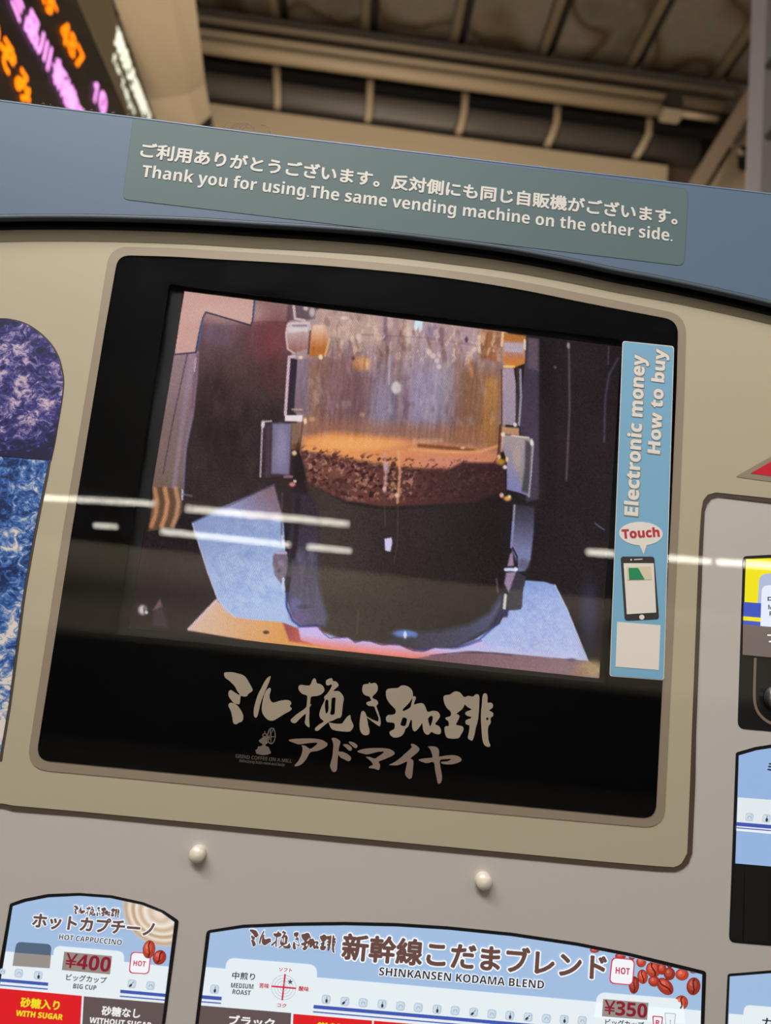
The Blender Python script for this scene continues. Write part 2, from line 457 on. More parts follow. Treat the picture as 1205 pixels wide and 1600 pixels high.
# ---- the moving picture on the monitor, painted point by point
def build_screen():
    NX, NY = 520, 392
    c = [P(x, y, YD) for x, y in scr]
    u, v = np.meshgrid(np.linspace(0, 1, NX), np.linspace(0, 1, NY))
    tl, tr, br, bl = [np.array((p.x, p.z)) for p in c]
    A = (1 - u)[..., None] * (1 - v)[..., None] * tl + u[..., None] * (1 - v)[..., None] * tr + u[..., None] * v[..., None] * br + (1 - u)[..., None] * v[..., None] * bl
    X, Z = A[..., 0], A[..., 1]
    # where each point stands in the traced picture's own coordinates
    inv = np.array(ROT.transposed())
    w3 = np.stack([X - EYE.x, np.full_like(X, YD + 0.0012 - EYE.y), Z - EYE.z], -1) @ inv.T
    px = IMG_W / 2 + FPX * w3[..., 0] / -w3[..., 2]; py = IMG_H / 2 - FPX * w3[..., 1] / -w3[..., 2]
    rng = np.random.default_rng(7)
    def vnoise(sx, sy, ang=0.0, oct=1):
        out = np.zeros_like(px); amp = 1; tot = 0
        for o in range(oct):
            ca, sa = math.cos(ang), math.sin(ang)
            a = (px * ca + py * sa) / sx * 2 ** o + 50; b = (-px * sa + py * ca) / sy * 2 ** o + 50
            g = rng.random((256, 256)); i = np.floor(a).astype(int); j = np.floor(b).astype(int)
            fa, fb = a - i, b - j; fa = fa * fa * (3 - 2 * fa); fb = fb * fb * (3 - 2 * fb)
            g00 = g[j % 256, i % 256]; g10 = g[j % 256, (i + 1) % 256]; g01 = g[(j + 1) % 256, i % 256]; g11 = g[(j + 1) % 256, (i + 1) % 256]
            out += amp * ((g00 * (1 - fa) + g10 * fa) * (1 - fb) + (g01 * (1 - fa) + g11 * fa) * fb); tot += amp; amp *= .5
        return out / tot
    img = np.zeros(px.shape + (3,)); img[:] = (36, 29, 31)
    def sdf(pts):
        d = np.full(px.shape, 1e9); ins = np.zeros(px.shape, bool); n = len(pts)
        for i in range(n):
            ax, ay = pts[i - 1]; bx, by = pts[i]
            ex, ey = bx - ax, by - ay; L = ex * ex + ey * ey + 1e-9
            t = np.clip(((px - ax) * ex + (py - ay) * ey) / L, 0, 1)
            d = np.minimum(d, np.hypot(px - ax - t * ex, py - ay - t * ey))
            if abs(ey) > 1e-9:
                cnd = ((ay > py) != (by > py)) & (px < ex * (py - ay) / ey + ax); ins ^= cnd
        return np.where(ins, -d, d)
    def mask(pts, soft): return np.clip(0.5 - sdf(pts) / (2 * soft), 0, 1)
    def over(a, col):
        nonlocal img
        col = np.array(col, float)
        img = img * (1 - a[..., None]) + col * a[..., None]
    def poly(pts, col, soft=1.0, al=1.0): over(mask(pts, soft) * al, col)
    def gpoly(pts, c0, p0, c1, p1, soft=1.0, al=1.0):
        dx, dy = p1[0] - p0[0], p1[1] - p0[1]
        t = np.clip(((px - p0[0]) * dx + (py - p0[1]) * dy) / (dx * dx + dy * dy), 0, 1)[..., None]
        over(mask(pts, soft) * al, np.array(c0) * (1 - t) + np.array(c1) * t)
    def line(pts, wd, col, al=1.0, soft=0.8):
        d = np.full(px.shape, 1e9)
        for i in range(len(pts) - 1):
            ax, ay = pts[i]; bx, by = pts[i + 1]; ex, ey = bx - ax, by - ay
            t = np.clip(((px - ax) * ex + (py - ay) * ey) / (ex * ex + ey * ey + 1e-9), 0, 1)
            d = np.minimum(d, np.hypot(px - ax - t * ex, py - ay - t * ey))
        over(np.clip(0.5 - (d - wd / 2) / (2 * soft), 0, 1) * al, col)
    def blob(cx, cy, rx, ry, col, al=1.0, p=2.0):
        d = ((px - cx) / rx) ** 2 + ((py - cy) / ry) ** 2
        over(np.exp(-d ** p) * al, col)
    # --- dark interior behind the bottle
    gpoly([(288, 455), (470, 477), (455, 800), (290, 800), (250, 760)], (112, 80, 84), (380, 480), (50, 40, 40), (385, 660), 3)
    poly([(398, 467), (450, 474), (447, 502), (396, 502)], (146, 116, 114), 2)
    blob(425, 530, 32, 46, (112, 58, 62), .8, 1.2); blob(430, 590, 22, 36, (78, 50, 46), .5)
    blob(345, 520, 26, 26, (112, 88, 104), .6); blob(385, 590, 40, 26, (74, 52, 48), .4); blob(330, 620, 30, 40, (50, 36, 38), .6)
    blob(326, 523, 13, 11, (100, 84, 100), .5)
    gpoly([(272, 552), (311, 548), (309, 590), (303, 650), (292, 700), (285, 766), (237, 762)], (142, 116, 122), (290, 555), (112, 92, 84), (250, 760), 1.5)
    line([(293, 553), (272, 650), (255, 740)], 1.6, (78, 58, 78)); line([(301, 553), (284, 670), (272, 762)], 7, (150, 128, 150), .55, 2)
    line([(309, 556), (305, 590), (300, 640)], 5, (112, 86, 106), .9, 2); line([(306, 560), (304, 580)], 3, (190, 160, 160), .8)
    line([(301, 640), (290, 700), (286, 775)], 3, (118, 110, 140), .8, 1.5)
    poly([(287, 453), (399, 466), (398, 490), (393, 508.5), (322, 488.5), (317, 496), (306, 551), (273, 554)], (196, 154, 144), 1)
    blob(360, 490, 60, 18, (206, 170, 158), .5)
    line([(398, 468), (395, 500), (392, 508.5), (322, 488), (317, 497), (311, 523), (306, 551), (273, 554)], 2.2, (34, 38, 66), .95)
    line([(317, 500), (309, 545)], 3, (70, 104, 160), .6); line([(399, 470), (397, 496)], 2, (80, 104, 158), .7)
    # spring-like roll at the left edge
    poly([(241, 760), (284, 765), (286, 798), (276, 818), (264, 826), (232, 830)], (96, 70, 52), 1.5)
    for k, (xx, cc) in enumerate([(240, (186, 132, 96)), (256, (196, 142, 100)), (273, (186, 140, 110))]):
        line([(xx + 2, 764), (xx + 6, 785), (xx + 3, 805), (xx - 3, 822)], 7, cc, .85, 2)
    line([(285, 766), (285, 780)], 3, (206, 190, 200), .8)
    line([(284, 772), (300, 775)], 3, (130, 120, 160), .5)
    # --- paper and tray, left
    gpoly([(294, 985), (338, 938), (370, 960), (440, 966), (520, 985), (600, 1000), (660, 1018), (640, 1032), (420, 1006)], (206, 172, 150), (320, 960), (214, 150, 86), (440, 1000), 1)
    line([(295, 983), (338, 938)], 4, (212, 184, 186), .9)
    gpoly([(440, 968), (520, 985), (600, 1000), (670, 1016), (690, 1034), (540, 1016), (452, 1002)], (150, 70, 70), (450, 975), (232, 120, 92), (520, 1010), 2)
    gpoly([(300, 817), (348, 792), (428, 760), (436, 790), (443, 813), (446, 862), (440, 880), (445, 912), (450, 940), (460, 966), (480, 982), (520, 992), (560, 1001), (600, 1008), (600, 1016), (520, 1002), (440, 972), (394, 968), (367, 964), (352, 954), (340, 937), (325, 895)],
          (136, 150, 188), (340, 800), (164, 184, 220), (400, 940), 1)
    gpoly([(345, 796), (428, 758), (443, 812), (400, 812)], (124, 98, 106), (430, 770), (140, 140, 180), (385, 815), 3)
    line([(300, 817), (428, 758)], 2, (80, 78, 112), .8); line([(301, 819), (325, 895), (341, 938), (368, 965)], 2, (196, 186, 214), .8)
    n1 = vnoise(14, 14, 0.3, 3); over(mask([(310, 830), (440, 830), (450, 960), (350, 950)], 14) * np.clip(n1 - .45, 0, 1) * .8, (112, 140, 196))
    blob(416, 988, 5, 3, (60, 34, 30), .9)
    # --- paper right
    gpoly([(821, 907), (850, 909), (867, 914), (886, 952), (919, 1033), (863, 1028), (772, 1020), (700, 1014), (740, 1000), (781, 975), (791, 954), (814, 952), (817, 918)], (136, 158, 208), (840, 910), (184, 190, 224), (860, 1030), 1)
    line([(867, 914), (886, 952), (919, 1033)], 2, (196, 200, 226), .8)
    n2 = vnoise(12, 12, 0, 3); over(mask([(825, 915), (860, 915), (905, 1020), (760, 1010)], 8) * np.clip(n2 - .45, 0, 1) * .9, (150, 174, 236))
    gpoly([(620, 1026), (700, 1018), (772, 1019), (863, 1028), (920, 1033), (937, 1044), (937, 1062), (640, 1030)], (120, 88, 98), (700, 1022), (140, 112, 118), (900, 1040), 1)
    blob(925, 1045, 22, 14, (168, 146, 104), .9); blob(905, 1050, 14, 8, (150, 116, 90), .7); blob(893, 1031, 8, 3, (100, 80, 100), .8)
    # --- glass, upper part above the coffee
    glass = [(452, 502), (500, 482), (560, 488), (790, 516), (806, 540), (800, 600), (786, 690), (778, 720), (470, 705), (462, 640)]
    gpoly(glass, (176, 146, 140), (640, 490), (128, 104, 110), (630, 640), 1.5)
    st = vnoise(9, 320, 0.1, 2)
    over(mask(glass, 2) * np.clip((st - .35) * 2, 0, 1) * .30, (190, 172, 190)); over(mask(glass, 2) * np.clip((.55 - st) * 2.2, 0, 1) * .32, (96, 70, 72))
    poly([(500, 487), (600, 497), (596, 540), (500, 530)], (184, 156, 142), 8, .85)
    poly([(490, 560), (560, 545), (560, 690), (475, 690)], (122, 86, 84), 14, .7); poly([(480, 570), (505, 560), (500, 690), (478, 690)], (134, 96, 72), 8, .7)
    blob(560, 620, 34, 46, (110, 80, 84), .6); blob(596, 640, 16, 60, (142, 134, 158), .7); blob(614, 650, 6, 60, (108, 108, 130), .6); blob(660, 620, 26, 60, (142, 134, 164), .75, 1.4); blob(690, 600, 20, 60, (150, 146, 164), .5)
    line([(634, 590), (631, 690)], 9, (110, 82, 96), .7, 3)
    poly([(720, 575), (780, 578), (776, 700), (712, 690)], (136, 92, 64), 12, .8); poly([(755, 590), (783, 592), (776, 700), (752, 700)], (172, 120, 60), 7, .7)
    blob(740, 610, 20, 50, (128, 92, 72), .6)
    blob(608, 500, 6, 20, (206, 180, 170), .7); line([(610, 535), (608, 600)], 3, (190, 178, 200), .6, 1.4); line([(603, 498), (602, 530)], 6, (118, 90, 116), .7, 2)
    blob(638, 520, 7, 24, (208, 184, 172), .8, 1.4); poly([(649, 500), (661, 501), (660, 514), (656, 520), (654, 511), (650, 518), (647, 512)], (206, 226, 234), 1.2)
    poly([(665, 503), (780, 516), (776, 560), (700, 556), (668, 540)], (168, 140, 146), 10, .6)
    blob(676, 520, 14, 12, (116, 100, 140), .5); blob(690, 520, 5, 24, (100, 70, 78), .5)
    poly([(750, 514), (782, 518), (780, 568), (750, 560)], (148, 92, 56), 4, .85); line([(749, 526), (749, 550)], 4, (220, 196, 176), .8); line([(742, 545), (741, 548)], 5, (220, 200, 180), .7)
    blob(729, 531, 2.5, 5, (50, 30, 46), .8); line([(735, 565), (738, 588)], 5, (214, 140, 84), .7, 2)
    for (a, b2) in [(670, 550), (677, 556), (683, 564), (686, 573)]: blob(a, b2, 4, 4, (222, 196, 194), .8)
    blob(561, 530, 5, 9, (220, 188, 176), .8); blob(538, 497, 6, 3, (226, 206, 196), .7); blob(565, 568, 14, 12, (204, 134, 70), .7); blob(574, 570, 3, 9, (230, 186, 120), .8); blob(552, 560, 3, 3, (70, 36, 36), .7)
    line([(566, 523), (665, 528), (780, 545)], 2.5, (112, 80, 92), .35, 1.5)
    blob(619, 606, 8, 10, (206, 198, 196), .95, 3)
    blob(566, 648, 4, 4, (190, 150, 110), .6)
    mA = vnoise(7, 12, 0.2, 3); mB = vnoise(10, 22, -0.2, 3); up1 = mask([(505, 488), (785, 518), (780, 575), (500, 560)], 12); low1 = mask([(478, 560), (782, 575), (776, 690), (474, 680)], 10)
    over(up1 * np.clip((mA - .55) * 5, 0, 1) * .55, (226, 196, 170)); over(up1 * np.clip((.44 - mB) * 5, 0, 1) * .5, (112, 74, 62))
    over(low1 * np.clip((mB - .58) * 4, 0, 1) * .28, (190, 172, 182)); over(low1 * np.clip((.42 - mA) * 4, 0, 1) * .25, (90, 66, 66))
    gpoly([(470, 652), (780, 672), (780, 700), (470, 690)], (150, 104, 84), (480, 680), (150, 100, 70), (770, 690), 9, .7)
    # --- foam and grounds
    gpoly([(474, 684), (520, 676), (600, 682), (700, 694), (776, 704), (782, 722), (740, 736), (640, 734), (560, 722), (472, 706)], (226, 148, 88), (520, 690), (196, 126, 92), (720, 715), 6)
    blob(560, 694, 60, 10, (238, 168, 104), .8); blob(690, 700, 60, 5, (170, 120, 80), .6); line([(655, 696), (700, 700), (740, 704)], 5, (108, 60, 36), .8, 2); line([(650, 690), (690, 688)], 5, (206, 168, 132), .5, 3)
    line([(640, 702), (700, 707), (750, 706), (778, 697)], 4, (226, 158, 104), .8, 2); blob(700, 722, 60, 8, (206, 134, 112), .8)
    blob(723, 700, 4, 2, (230, 180, 150), .8)
    gpoly([(470, 704), (500, 712), (560, 722), (600, 730), (640, 732), (700, 734), (722, 722), (786, 724), (790, 765), (745, 785), (690, 788), (600, 792), (540, 782), (482, 756)], (112, 70, 60), (540, 720), (58, 36, 38), (735, 760), 2.5)
    g1 = vnoise(5, 5, 0.4, 2); g2 = vnoise(4, 7, 1.0, 2); mk = mask([(472, 706), (560, 722), (650, 730), (646, 782), (540, 780), (484, 754)], 5)
    over(mk * np.clip((g1 - .52) * 5, 0, 1) * .8, (176, 126, 108)); over(mk * np.clip((.46 - g2) * 6, 0, 1) * .85, (52, 26, 32))
    fg = mask([(470, 698), (560, 710), (700, 722), (780, 712), (780, 732), (640, 742), (540, 730), (470, 716)], 5)
    over(fg * np.clip((g2 - .56) * 8, 0, 1) * .8, (58, 32, 36))
    mk2 = mask([(650, 732), (785, 726), (786, 765), (650, 785)], 6); over(mk2 * np.clip((g1 - .6) * 5, 0, 1) * .4, (120, 70, 66)); over(mk2 * np.clip((.45 - g2) * 5, 0, 1) * .5, (44, 28, 30))
    line([(601, 710), (603, 745), (601, 768)], 5, (196, 150, 146), .7, 2); line([(622, 705), (625, 740), (621, 785)], 4, (218, 158, 118), .8, 1.5); blob(614, 757, 4, 5, (190, 150, 90), .7)
    blob(620, 774, 3, 4, (226, 190, 170), .9); blob(601, 764, 3, 4, (216, 176, 166), .9); blob(604, 730, 5, 8, (206, 180, 190), .6)
    # --- coffee body, left side lightened with a painted reflection haze
    gpoly([(476, 752), (540, 786), (600, 796), (690, 792), (745, 786), (790, 768), (790, 900), (783, 945), (765, 980), (712, 1013), (660, 1016), (600, 1007), (540, 1002), (500, 985), (497, 900), (500, 820)], (62, 54, 50), (510, 820), (34, 28, 29), (760, 850), 3)
    blob(520, 760, 44, 14, (72, 44, 40), .6, 1.4)
    # thick glass wall, left
    gpoly([(455, 770), (486, 770), (500, 810), (498, 900), (502, 930), (512, 965), (508, 978), (470, 980), (455, 965), (448, 940), (448, 900), (452, 870)], (54, 46, 54), (480, 800), (88, 84, 106), (480, 955), 4.5)
    n5 = vnoise(8, 30, 0, 3); over(mask([(460, 860), (496, 860), (500, 960), (462, 965)], 8) * np.clip((n5 - .5) * 4, 0, 1) * .5, (118, 112, 136))
    line([(448, 922), (448, 948), (458, 970), (470, 979), (496, 977)], 3, (36, 48, 120), .85, 1.2)
    blob(463, 944, 10, 12, (120, 116, 170), .5); blob(470, 965, 16, 10, (110, 90, 140), .6); blob(475, 948, 12, 4, (72, 66, 84), .7)
    line([(466, 780), (462, 840), (458, 870)], 8, (40, 32, 34), .8, 2)
    gpoly([(600, 1006), (660, 1016), (712, 1014), (765, 982), (785, 945), (783, 930), (765, 958), (735, 975), (690, 985), (640, 990)], (56, 52, 64), (640, 1000), (70, 76, 108), (776, 970), 4.5)
    line([(646, 1015), (710, 1014), (750, 999), (776, 976), (784, 955)], 2.5, (34, 52, 130), .8, 1)
    blob(632, 990, 18, 6, (104, 140, 214), .9, 2); blob(633, 992, 2.5, 6, (224, 230, 250), .95); blob(648, 992, 5, 4, (100, 130, 200), .6)
    line([(560, 955), (558, 990)], 3, (84, 64, 58), .6)
    # pink towel edge
    tw = [(466, 980), (496, 979), (506, 990), (515, 997), (544, 996), (549, 999), (555, 1004), (567, 1001), (578, 1002), (597, 1008), (610, 1007), (625, 1008), (636, 1013), (646, 1017), (662, 1018), (679, 1012), (700, 1013), (712, 1015), (730, 1009), (752, 1001)]
    gpoly(tw + [(760, 1012), (700, 1020), (640, 1030), (560, 1021), (500, 1010), (470, 1000)], (196, 176, 224), (560, 1000), (228, 122, 104), (558, 1018), 1.5)
    line(tw, 1.6, (36, 34, 92), .6); line([(700, 1018), (752, 1012), (812, 1016), (862, 1024)], 7, (186, 184, 224), .8, 2)
    line([(672, 1024), (712, 1020), (765, 1020), (800, 1024)], 1.6, (66, 40, 56), .7)
    # --- clips left
    poly([(452, 475), (495, 480), (492, 498), (470, 502), (456, 500)], (104, 84, 92), 1.5); line([(459, 477), (461, 498), (476, 501)], 4, (206, 182, 180), .9); blob(488, 488, 5, 8, (214, 196, 190), .8); blob(478, 482, 4, 4, (220, 200, 200), .8)
    gpoly([(450, 504), (484, 503), (486, 512), (480, 545), (460, 552), (448, 547), (446, 520)], (206, 186, 188), (465, 505), (150, 104, 96), (465, 548), 1.2)
    line([(449, 508), (447, 525), (450, 546), (460, 552)], 2.5, (214, 184, 186), .8); line([(458, 509), (479, 509)], 3, (120, 104, 120), .7); poly([(450, 512), (482, 512), (480, 518), (450, 520)], (212, 206, 212), 1.5, .8)
    gpoly([(490, 508), (508, 508), (514, 530), (510, 555), (484, 558), (484, 530)], (226, 186, 162), (498, 510), (176, 104, 56), (498, 545), 1.5); line([(515, 530), (508, 556)], 3, (224, 176, 120), .8)
    blob(470, 559, 3, 3, (250, 220, 170), .9); blob(501, 558, 3.5, 4, (250, 224, 170), .9); line([(485, 518), (482, 553)], 3, (84, 48, 34), .7)
    gpoly([(465, 562), (482, 560), (480, 648), (459, 644)], (132, 112, 124), (470, 570), (120, 100, 110), (470, 640), 1.5)
    poly([(455, 560), (465, 562), (459, 646), (449, 646)], (50, 40, 52), 1); line([(460, 557), (452, 558), (449, 600), (446, 648)], 4.5, (204, 176, 184), .95)
    poly([(446, 649), (473, 649), (472, 659), (445, 658)], (226, 212, 214), 1); line([(457, 640), (472, 640)], 3, (196, 160, 130), .7); blob(477, 658, 3, 5, (240, 214, 170), .9); blob(488, 655, 6, 4, (196, 150, 120), .7)
    poly([(409, 658), (457, 661), (453, 744), (404, 746)], (58, 46, 52), 1); poly([(426, 662), (456, 662), (452, 742), (424, 740)], (120, 112, 138), 2); blob(440, 700, 9, 34, (148, 138, 166), .7); line([(420, 668), (418, 742)], 7, (84, 64, 72), .7, 3)
    line([(424, 658), (413, 659), (410, 664), (407, 745)], 2.6, (176, 158, 162), .95); blob(411, 663, 3, 6, (226, 214, 214), .9)
    poly([(456, 661), (471, 661), (466, 690), (462, 702), (455, 702)], (128, 98, 82), 1.2); line([(473, 660), (468, 700)], 3, (92, 52, 36), .8); blob(464, 698, 8, 6, (92, 58, 36), .7)
    blob(460, 708, 4, 4, (232, 196, 150), .95); blob(457, 757, 5, 3.6, (216, 132, 130), .95); blob(461, 752, 2.5, 2.5, (236, 210, 200), .9); line([(445, 745), (456, 745)], 4, (150, 110, 120), .8)
    line([(441, 770), (440, 850)], 3, (78, 70, 78), .6)
    poly([(433, 862), (448, 862), (452, 880), (446, 902), (442, 915), (430, 900), (426, 882), (427, 868)], (112, 100, 116), 1.5); line([(433, 864), (447, 864)], 4, (188, 176, 204), .8); blob(440, 880, 5, 6, (150, 136, 150), .7); blob(436, 892, 3, 4, (70, 60, 80), .7)
    line([(443, 904), (442, 920)], 3.5, (196, 204, 232), .9); poly([(448, 901), (455, 901), (452, 925), (446, 925)], (36, 30, 34), 1); line([(441, 838), (441, 844)], 4, (190, 190, 214), .8)
    line([(460, 840), (452, 880), (452, 900)], 6, (52, 44, 50), .7, 2)
    # --- clips right
    poly([(823, 527), (843, 530), (843, 780), (822, 784), (812, 660)], (66, 56, 70), 1.5); poly([(826, 528), (842, 530), (842, 580), (824, 575)], (100, 84, 94), 2, .8)
    gpoly([(785, 520), (822, 525), (820, 568), (805, 574), (786, 568)], (170, 110, 56), (800, 522), (196, 120, 60), (800, 568), 1); poly([(786, 534), (819, 536), (819, 556), (788, 555)], (176, 160, 170), 2.5); poly([(788, 550), (819, 552), (818, 562), (788, 560)], (178, 116, 92), 2, .8)
    line([(786, 520), (784, 540)], 4, (230, 190, 140), .9); line([(820, 532), (820, 545)], 3.5, (226, 210, 196), .9); line([(788, 573), (803, 573)], 4, (240, 196, 110), .8)
    gpoly([(785, 577), (803, 577), (806, 600), (806, 665), (786, 663)], (164, 142, 156), (795, 580), (150, 136, 150), (795, 660), 1); line([(784, 578), (784, 664)], 2, (76, 44, 40), .8)
    line([(808, 577), (810, 600), (807, 664)], 4, (72, 54, 52), .8); line([(813, 578), (814, 620), (811, 664)], 3.5, (156, 148, 166), .9); blob(805, 664, 3, 3.5, (236, 222, 220), .9)
    poly([(786, 667), (811, 669), (811, 681), (784, 678)], (176, 134, 98), 1.2); line([(782, 665), (779, 710)], 4, (86, 44, 20), .8, 1)
    gpoly([(786, 680), (800, 680), (832, 686), (834, 696), (828, 776), (812, 770), (792, 765), (792, 720), (785, 700)], (158, 142, 142), (810, 690), (126, 126, 168), (805, 760), 1)
    blob(808, 715, 7, 22, (178, 156, 132), .6); blob(815, 740, 4, 20, (150, 138, 96), .5)
    poly([(821, 688), (831, 692), (827, 772), (815, 768), (820, 730)], (66, 60, 64), 2, .9); line([(833, 692), (830, 740), (826, 776)], 2.5, (154, 146, 152), .9); blob(831, 692, 3, 5, (226, 222, 222), .9); line([(800, 681), (826, 684)], 2.5, (216, 196, 184), .9); blob(786, 679, 3.5, 3.5, (236, 220, 200), .9)
    line([(786, 684), (784, 705)], 3, (196, 156, 140), .8); blob(783, 722, 7, 5, (190, 140, 50), .85); blob(780, 714, 2.5, 4, (236, 196, 130), .9); blob(792, 718, 2.5, 4, (236, 206, 150), .9); blob(789, 730, 3.5, 3.5, (236, 216, 206), .95)
    blob(784, 774, 3.5, 4, (230, 176, 160), .95); blob(793, 779, 6, 4, (224, 160, 90), .95); blob(796, 776, 2.5, 2.5, (244, 226, 170), .9)
    gpoly([(806, 788), (835, 792), (834, 830), (829, 875), (820, 892), (811, 893), (806, 875), (800, 858), (802, 820)], (52, 48, 58), (820, 790), (120, 122, 158), (815, 860), 1.5); blob(818, 882, 9, 9, (92, 84, 106), .8)
    line([(804, 790), (802, 820), (799, 855)], 3.4, (158, 150, 170), .9, 1); line([(801, 815), (799, 852)], 2, (110, 130, 200), .8)
    line([(801, 856), (808, 870), (808, 888)], 2.5, (30, 26, 40), .9); poly([(797, 866), (801, 862), (803, 884), (793, 885)], (150, 126, 150), 1.2); line([(790, 890), (807, 890)], 5, (206, 216, 238), .95); blob(806, 890, 3, 4, (226, 232, 244), .9)
    poly([(791, 895), (807, 893), (804, 922), (795, 926), (788, 912)], (150, 128, 156), 1.5); poly([(807, 892), (822, 902), (817, 925), (816, 948), (808, 953), (790, 953), (794, 928)], (58, 54, 64), 1.2); poly([(782, 950), (796, 948), (793, 964), (786, 965)], (44, 42, 74), 1.5)
    line([(790, 930), (788, 950)], 4.5, (214, 212, 210), .95)
    line([(776, 905), (778, 925)], 3, (96, 84, 96), .7)
    # --- right background
    line([(889, 538), (890, 640), (885, 750)], 3, (100, 82, 86), .75, 1.4); blob(888, 540, 2.5, 5, (170, 150, 150), .8); blob(867, 574, 2.5, 2.5, (180, 170, 176), .9)
    line([(966, 560), (952, 585), (946, 620), (944, 690)], 3, (70, 66, 92), .8, 1.5); line([(951, 542), (950, 570)], 2.5, (74, 68, 84), .7); blob(848, 765, 5, 18, (52, 50, 66), .7)
    poly([(843, 530), (870, 533), (868, 800), (843, 790)], (30, 24, 26), 4, .7)
    blob(920, 960, 14, 50, (56, 58, 88), .7, 1.3); line([(930, 818), (944, 828)], 2, (110, 110, 150), .7)
    # --- lower left
    blob(223, 953, 7, 8, (206, 196, 200), .95, 2); blob(226, 953, 2, 6, (70, 60, 66), .8); blob(229, 957, 2.5, 2.5, (240, 230, 230), .8)
    poly([(250, 936), (254, 948), (239, 954)], (124, 90, 90), 1.5); poly([(252, 940), (263, 982), (238, 978), (240, 955)], (66, 56, 66), 3, .6)
    poly([(607 - 6, 842), (612, 840), (613, 848), (610, 862), (602, 860)], (206, 196, 232), 1)
    line([(601, 792), (602, 823)], 1.2, (96, 88, 80), .6); line([(622, 790), (621, 850), (616, 880)], 1.2, (96, 84, 74), .6)
    pap = mask([(325, 820), (440, 790), (446, 930), (370, 960), (330, 900)], 4) + mask([(822, 912), (866, 918), (912, 1028), (770, 1016), (800, 960)], 4)
    n6 = vnoise(3.2, 3.2, .3, 2); n7 = vnoise(9, 9, .9, 3)
    img += pap[..., None] * ((n6 - .5) * 18 + (n7 - .5) * 22)[..., None] * np.array((1, 1, .8))
    whole = mask([(455, 500), (790, 520), (786, 700), (470, 690)], 6); n8 = vnoise(3, 26, 0.1, 2)
    img += whole[..., None] * ((n8 - .5) * 26)[..., None] * np.array((1, .92, .85))
    dk = mask([(320, 500), (445, 520), (440, 780), (300, 770)], 8); n9 = vnoise(16, 40, 0.1, 4)
    img += dk[..., None] * ((n9 - .5) * 26)[..., None] * np.array((1, .8, .75))
    # lift of the dark tone towards the lower left, screen pixel weave, grain
    img += (vnoise(60, 60, 0, 2)[..., None] - .5) * 8 + (rng.random(px.shape)[..., None] - .5) * 14
    lum = img.mean(-1, keepdims=True) / 255
    img *= 1 + 0.17 * np.sin((px * 0.9 + py * 0.55) * 2.1)[..., None] * np.clip(lum * 2 - .3, 0, 1)
    img = np.clip(img, 0, 255)
    cc = img / 255; cc = np.where(cc <= .04045, cc / 12.92, ((cc + .055) / 1.055) ** 2.4)
    verts = np.stack([X, np.full_like(X, YD + 0.0012), Z], -1).reshape(-1, 3)
    me = bpy.data.meshes.new('screen_picture')
    idx = np.arange(NX * NY).reshape(NY, NX)
    f = np.stack([idx[:-1, :-1], idx[1:, :-1], idx[1:, 1:], idx[:-1, 1:]], -1).reshape(-1, 4)
    nf = len(f)
    me.vertices.add(NX * NY); me.vertices.foreach_set('co', verts.reshape(-1))
    me.loops.add(nf * 4); me.loops.foreach_set('vertex_index', f.reshape(-1).astype(np.int32))
    me.polygons.add(nf); me.polygons.foreach_set('loop_start', (np.arange(nf) * 4).astype(np.int32))
    me.update(calc_edges=True)
    at = me.color_attributes.new('picture', 'FLOAT_COLOR', 'POINT')
    at.data.foreach_set('color', np.concatenate([cc.reshape(-1, 3), np.ones((NX * NY, 1))], 1).reshape(-1))
    m = bpy.data.materials.new('lit_screen'); m.use_nodes = True; nt = m.node_tree; b = nt.nodes['Principled BSDF']
    b.inputs['Base Color'].default_value = (0.01, 0.01, 0.01, 1); b.inputs['Roughness'].default_value = 0.5; b.inputs['Specular IOR Level'].default_value = 0.1
    an = nt.nodes.new('ShaderNodeAttribute'); an.attribute_name = 'picture'
    nt.links.new(an.outputs['Color'], b.inputs['Emission Color']); nt.links.new(an.outputs['Color'], b.inputs['Base Color']); b.inputs['Emission Strength'].default_value = 1.05
    me.materials.append(m)
    o = bpy.data.objects.new('screen_picture', me); link(o, VM)
    tag(o, 'lit monitor picture of a glass coffee brewer half full of dark coffee and foam')
    return o
build_screen()

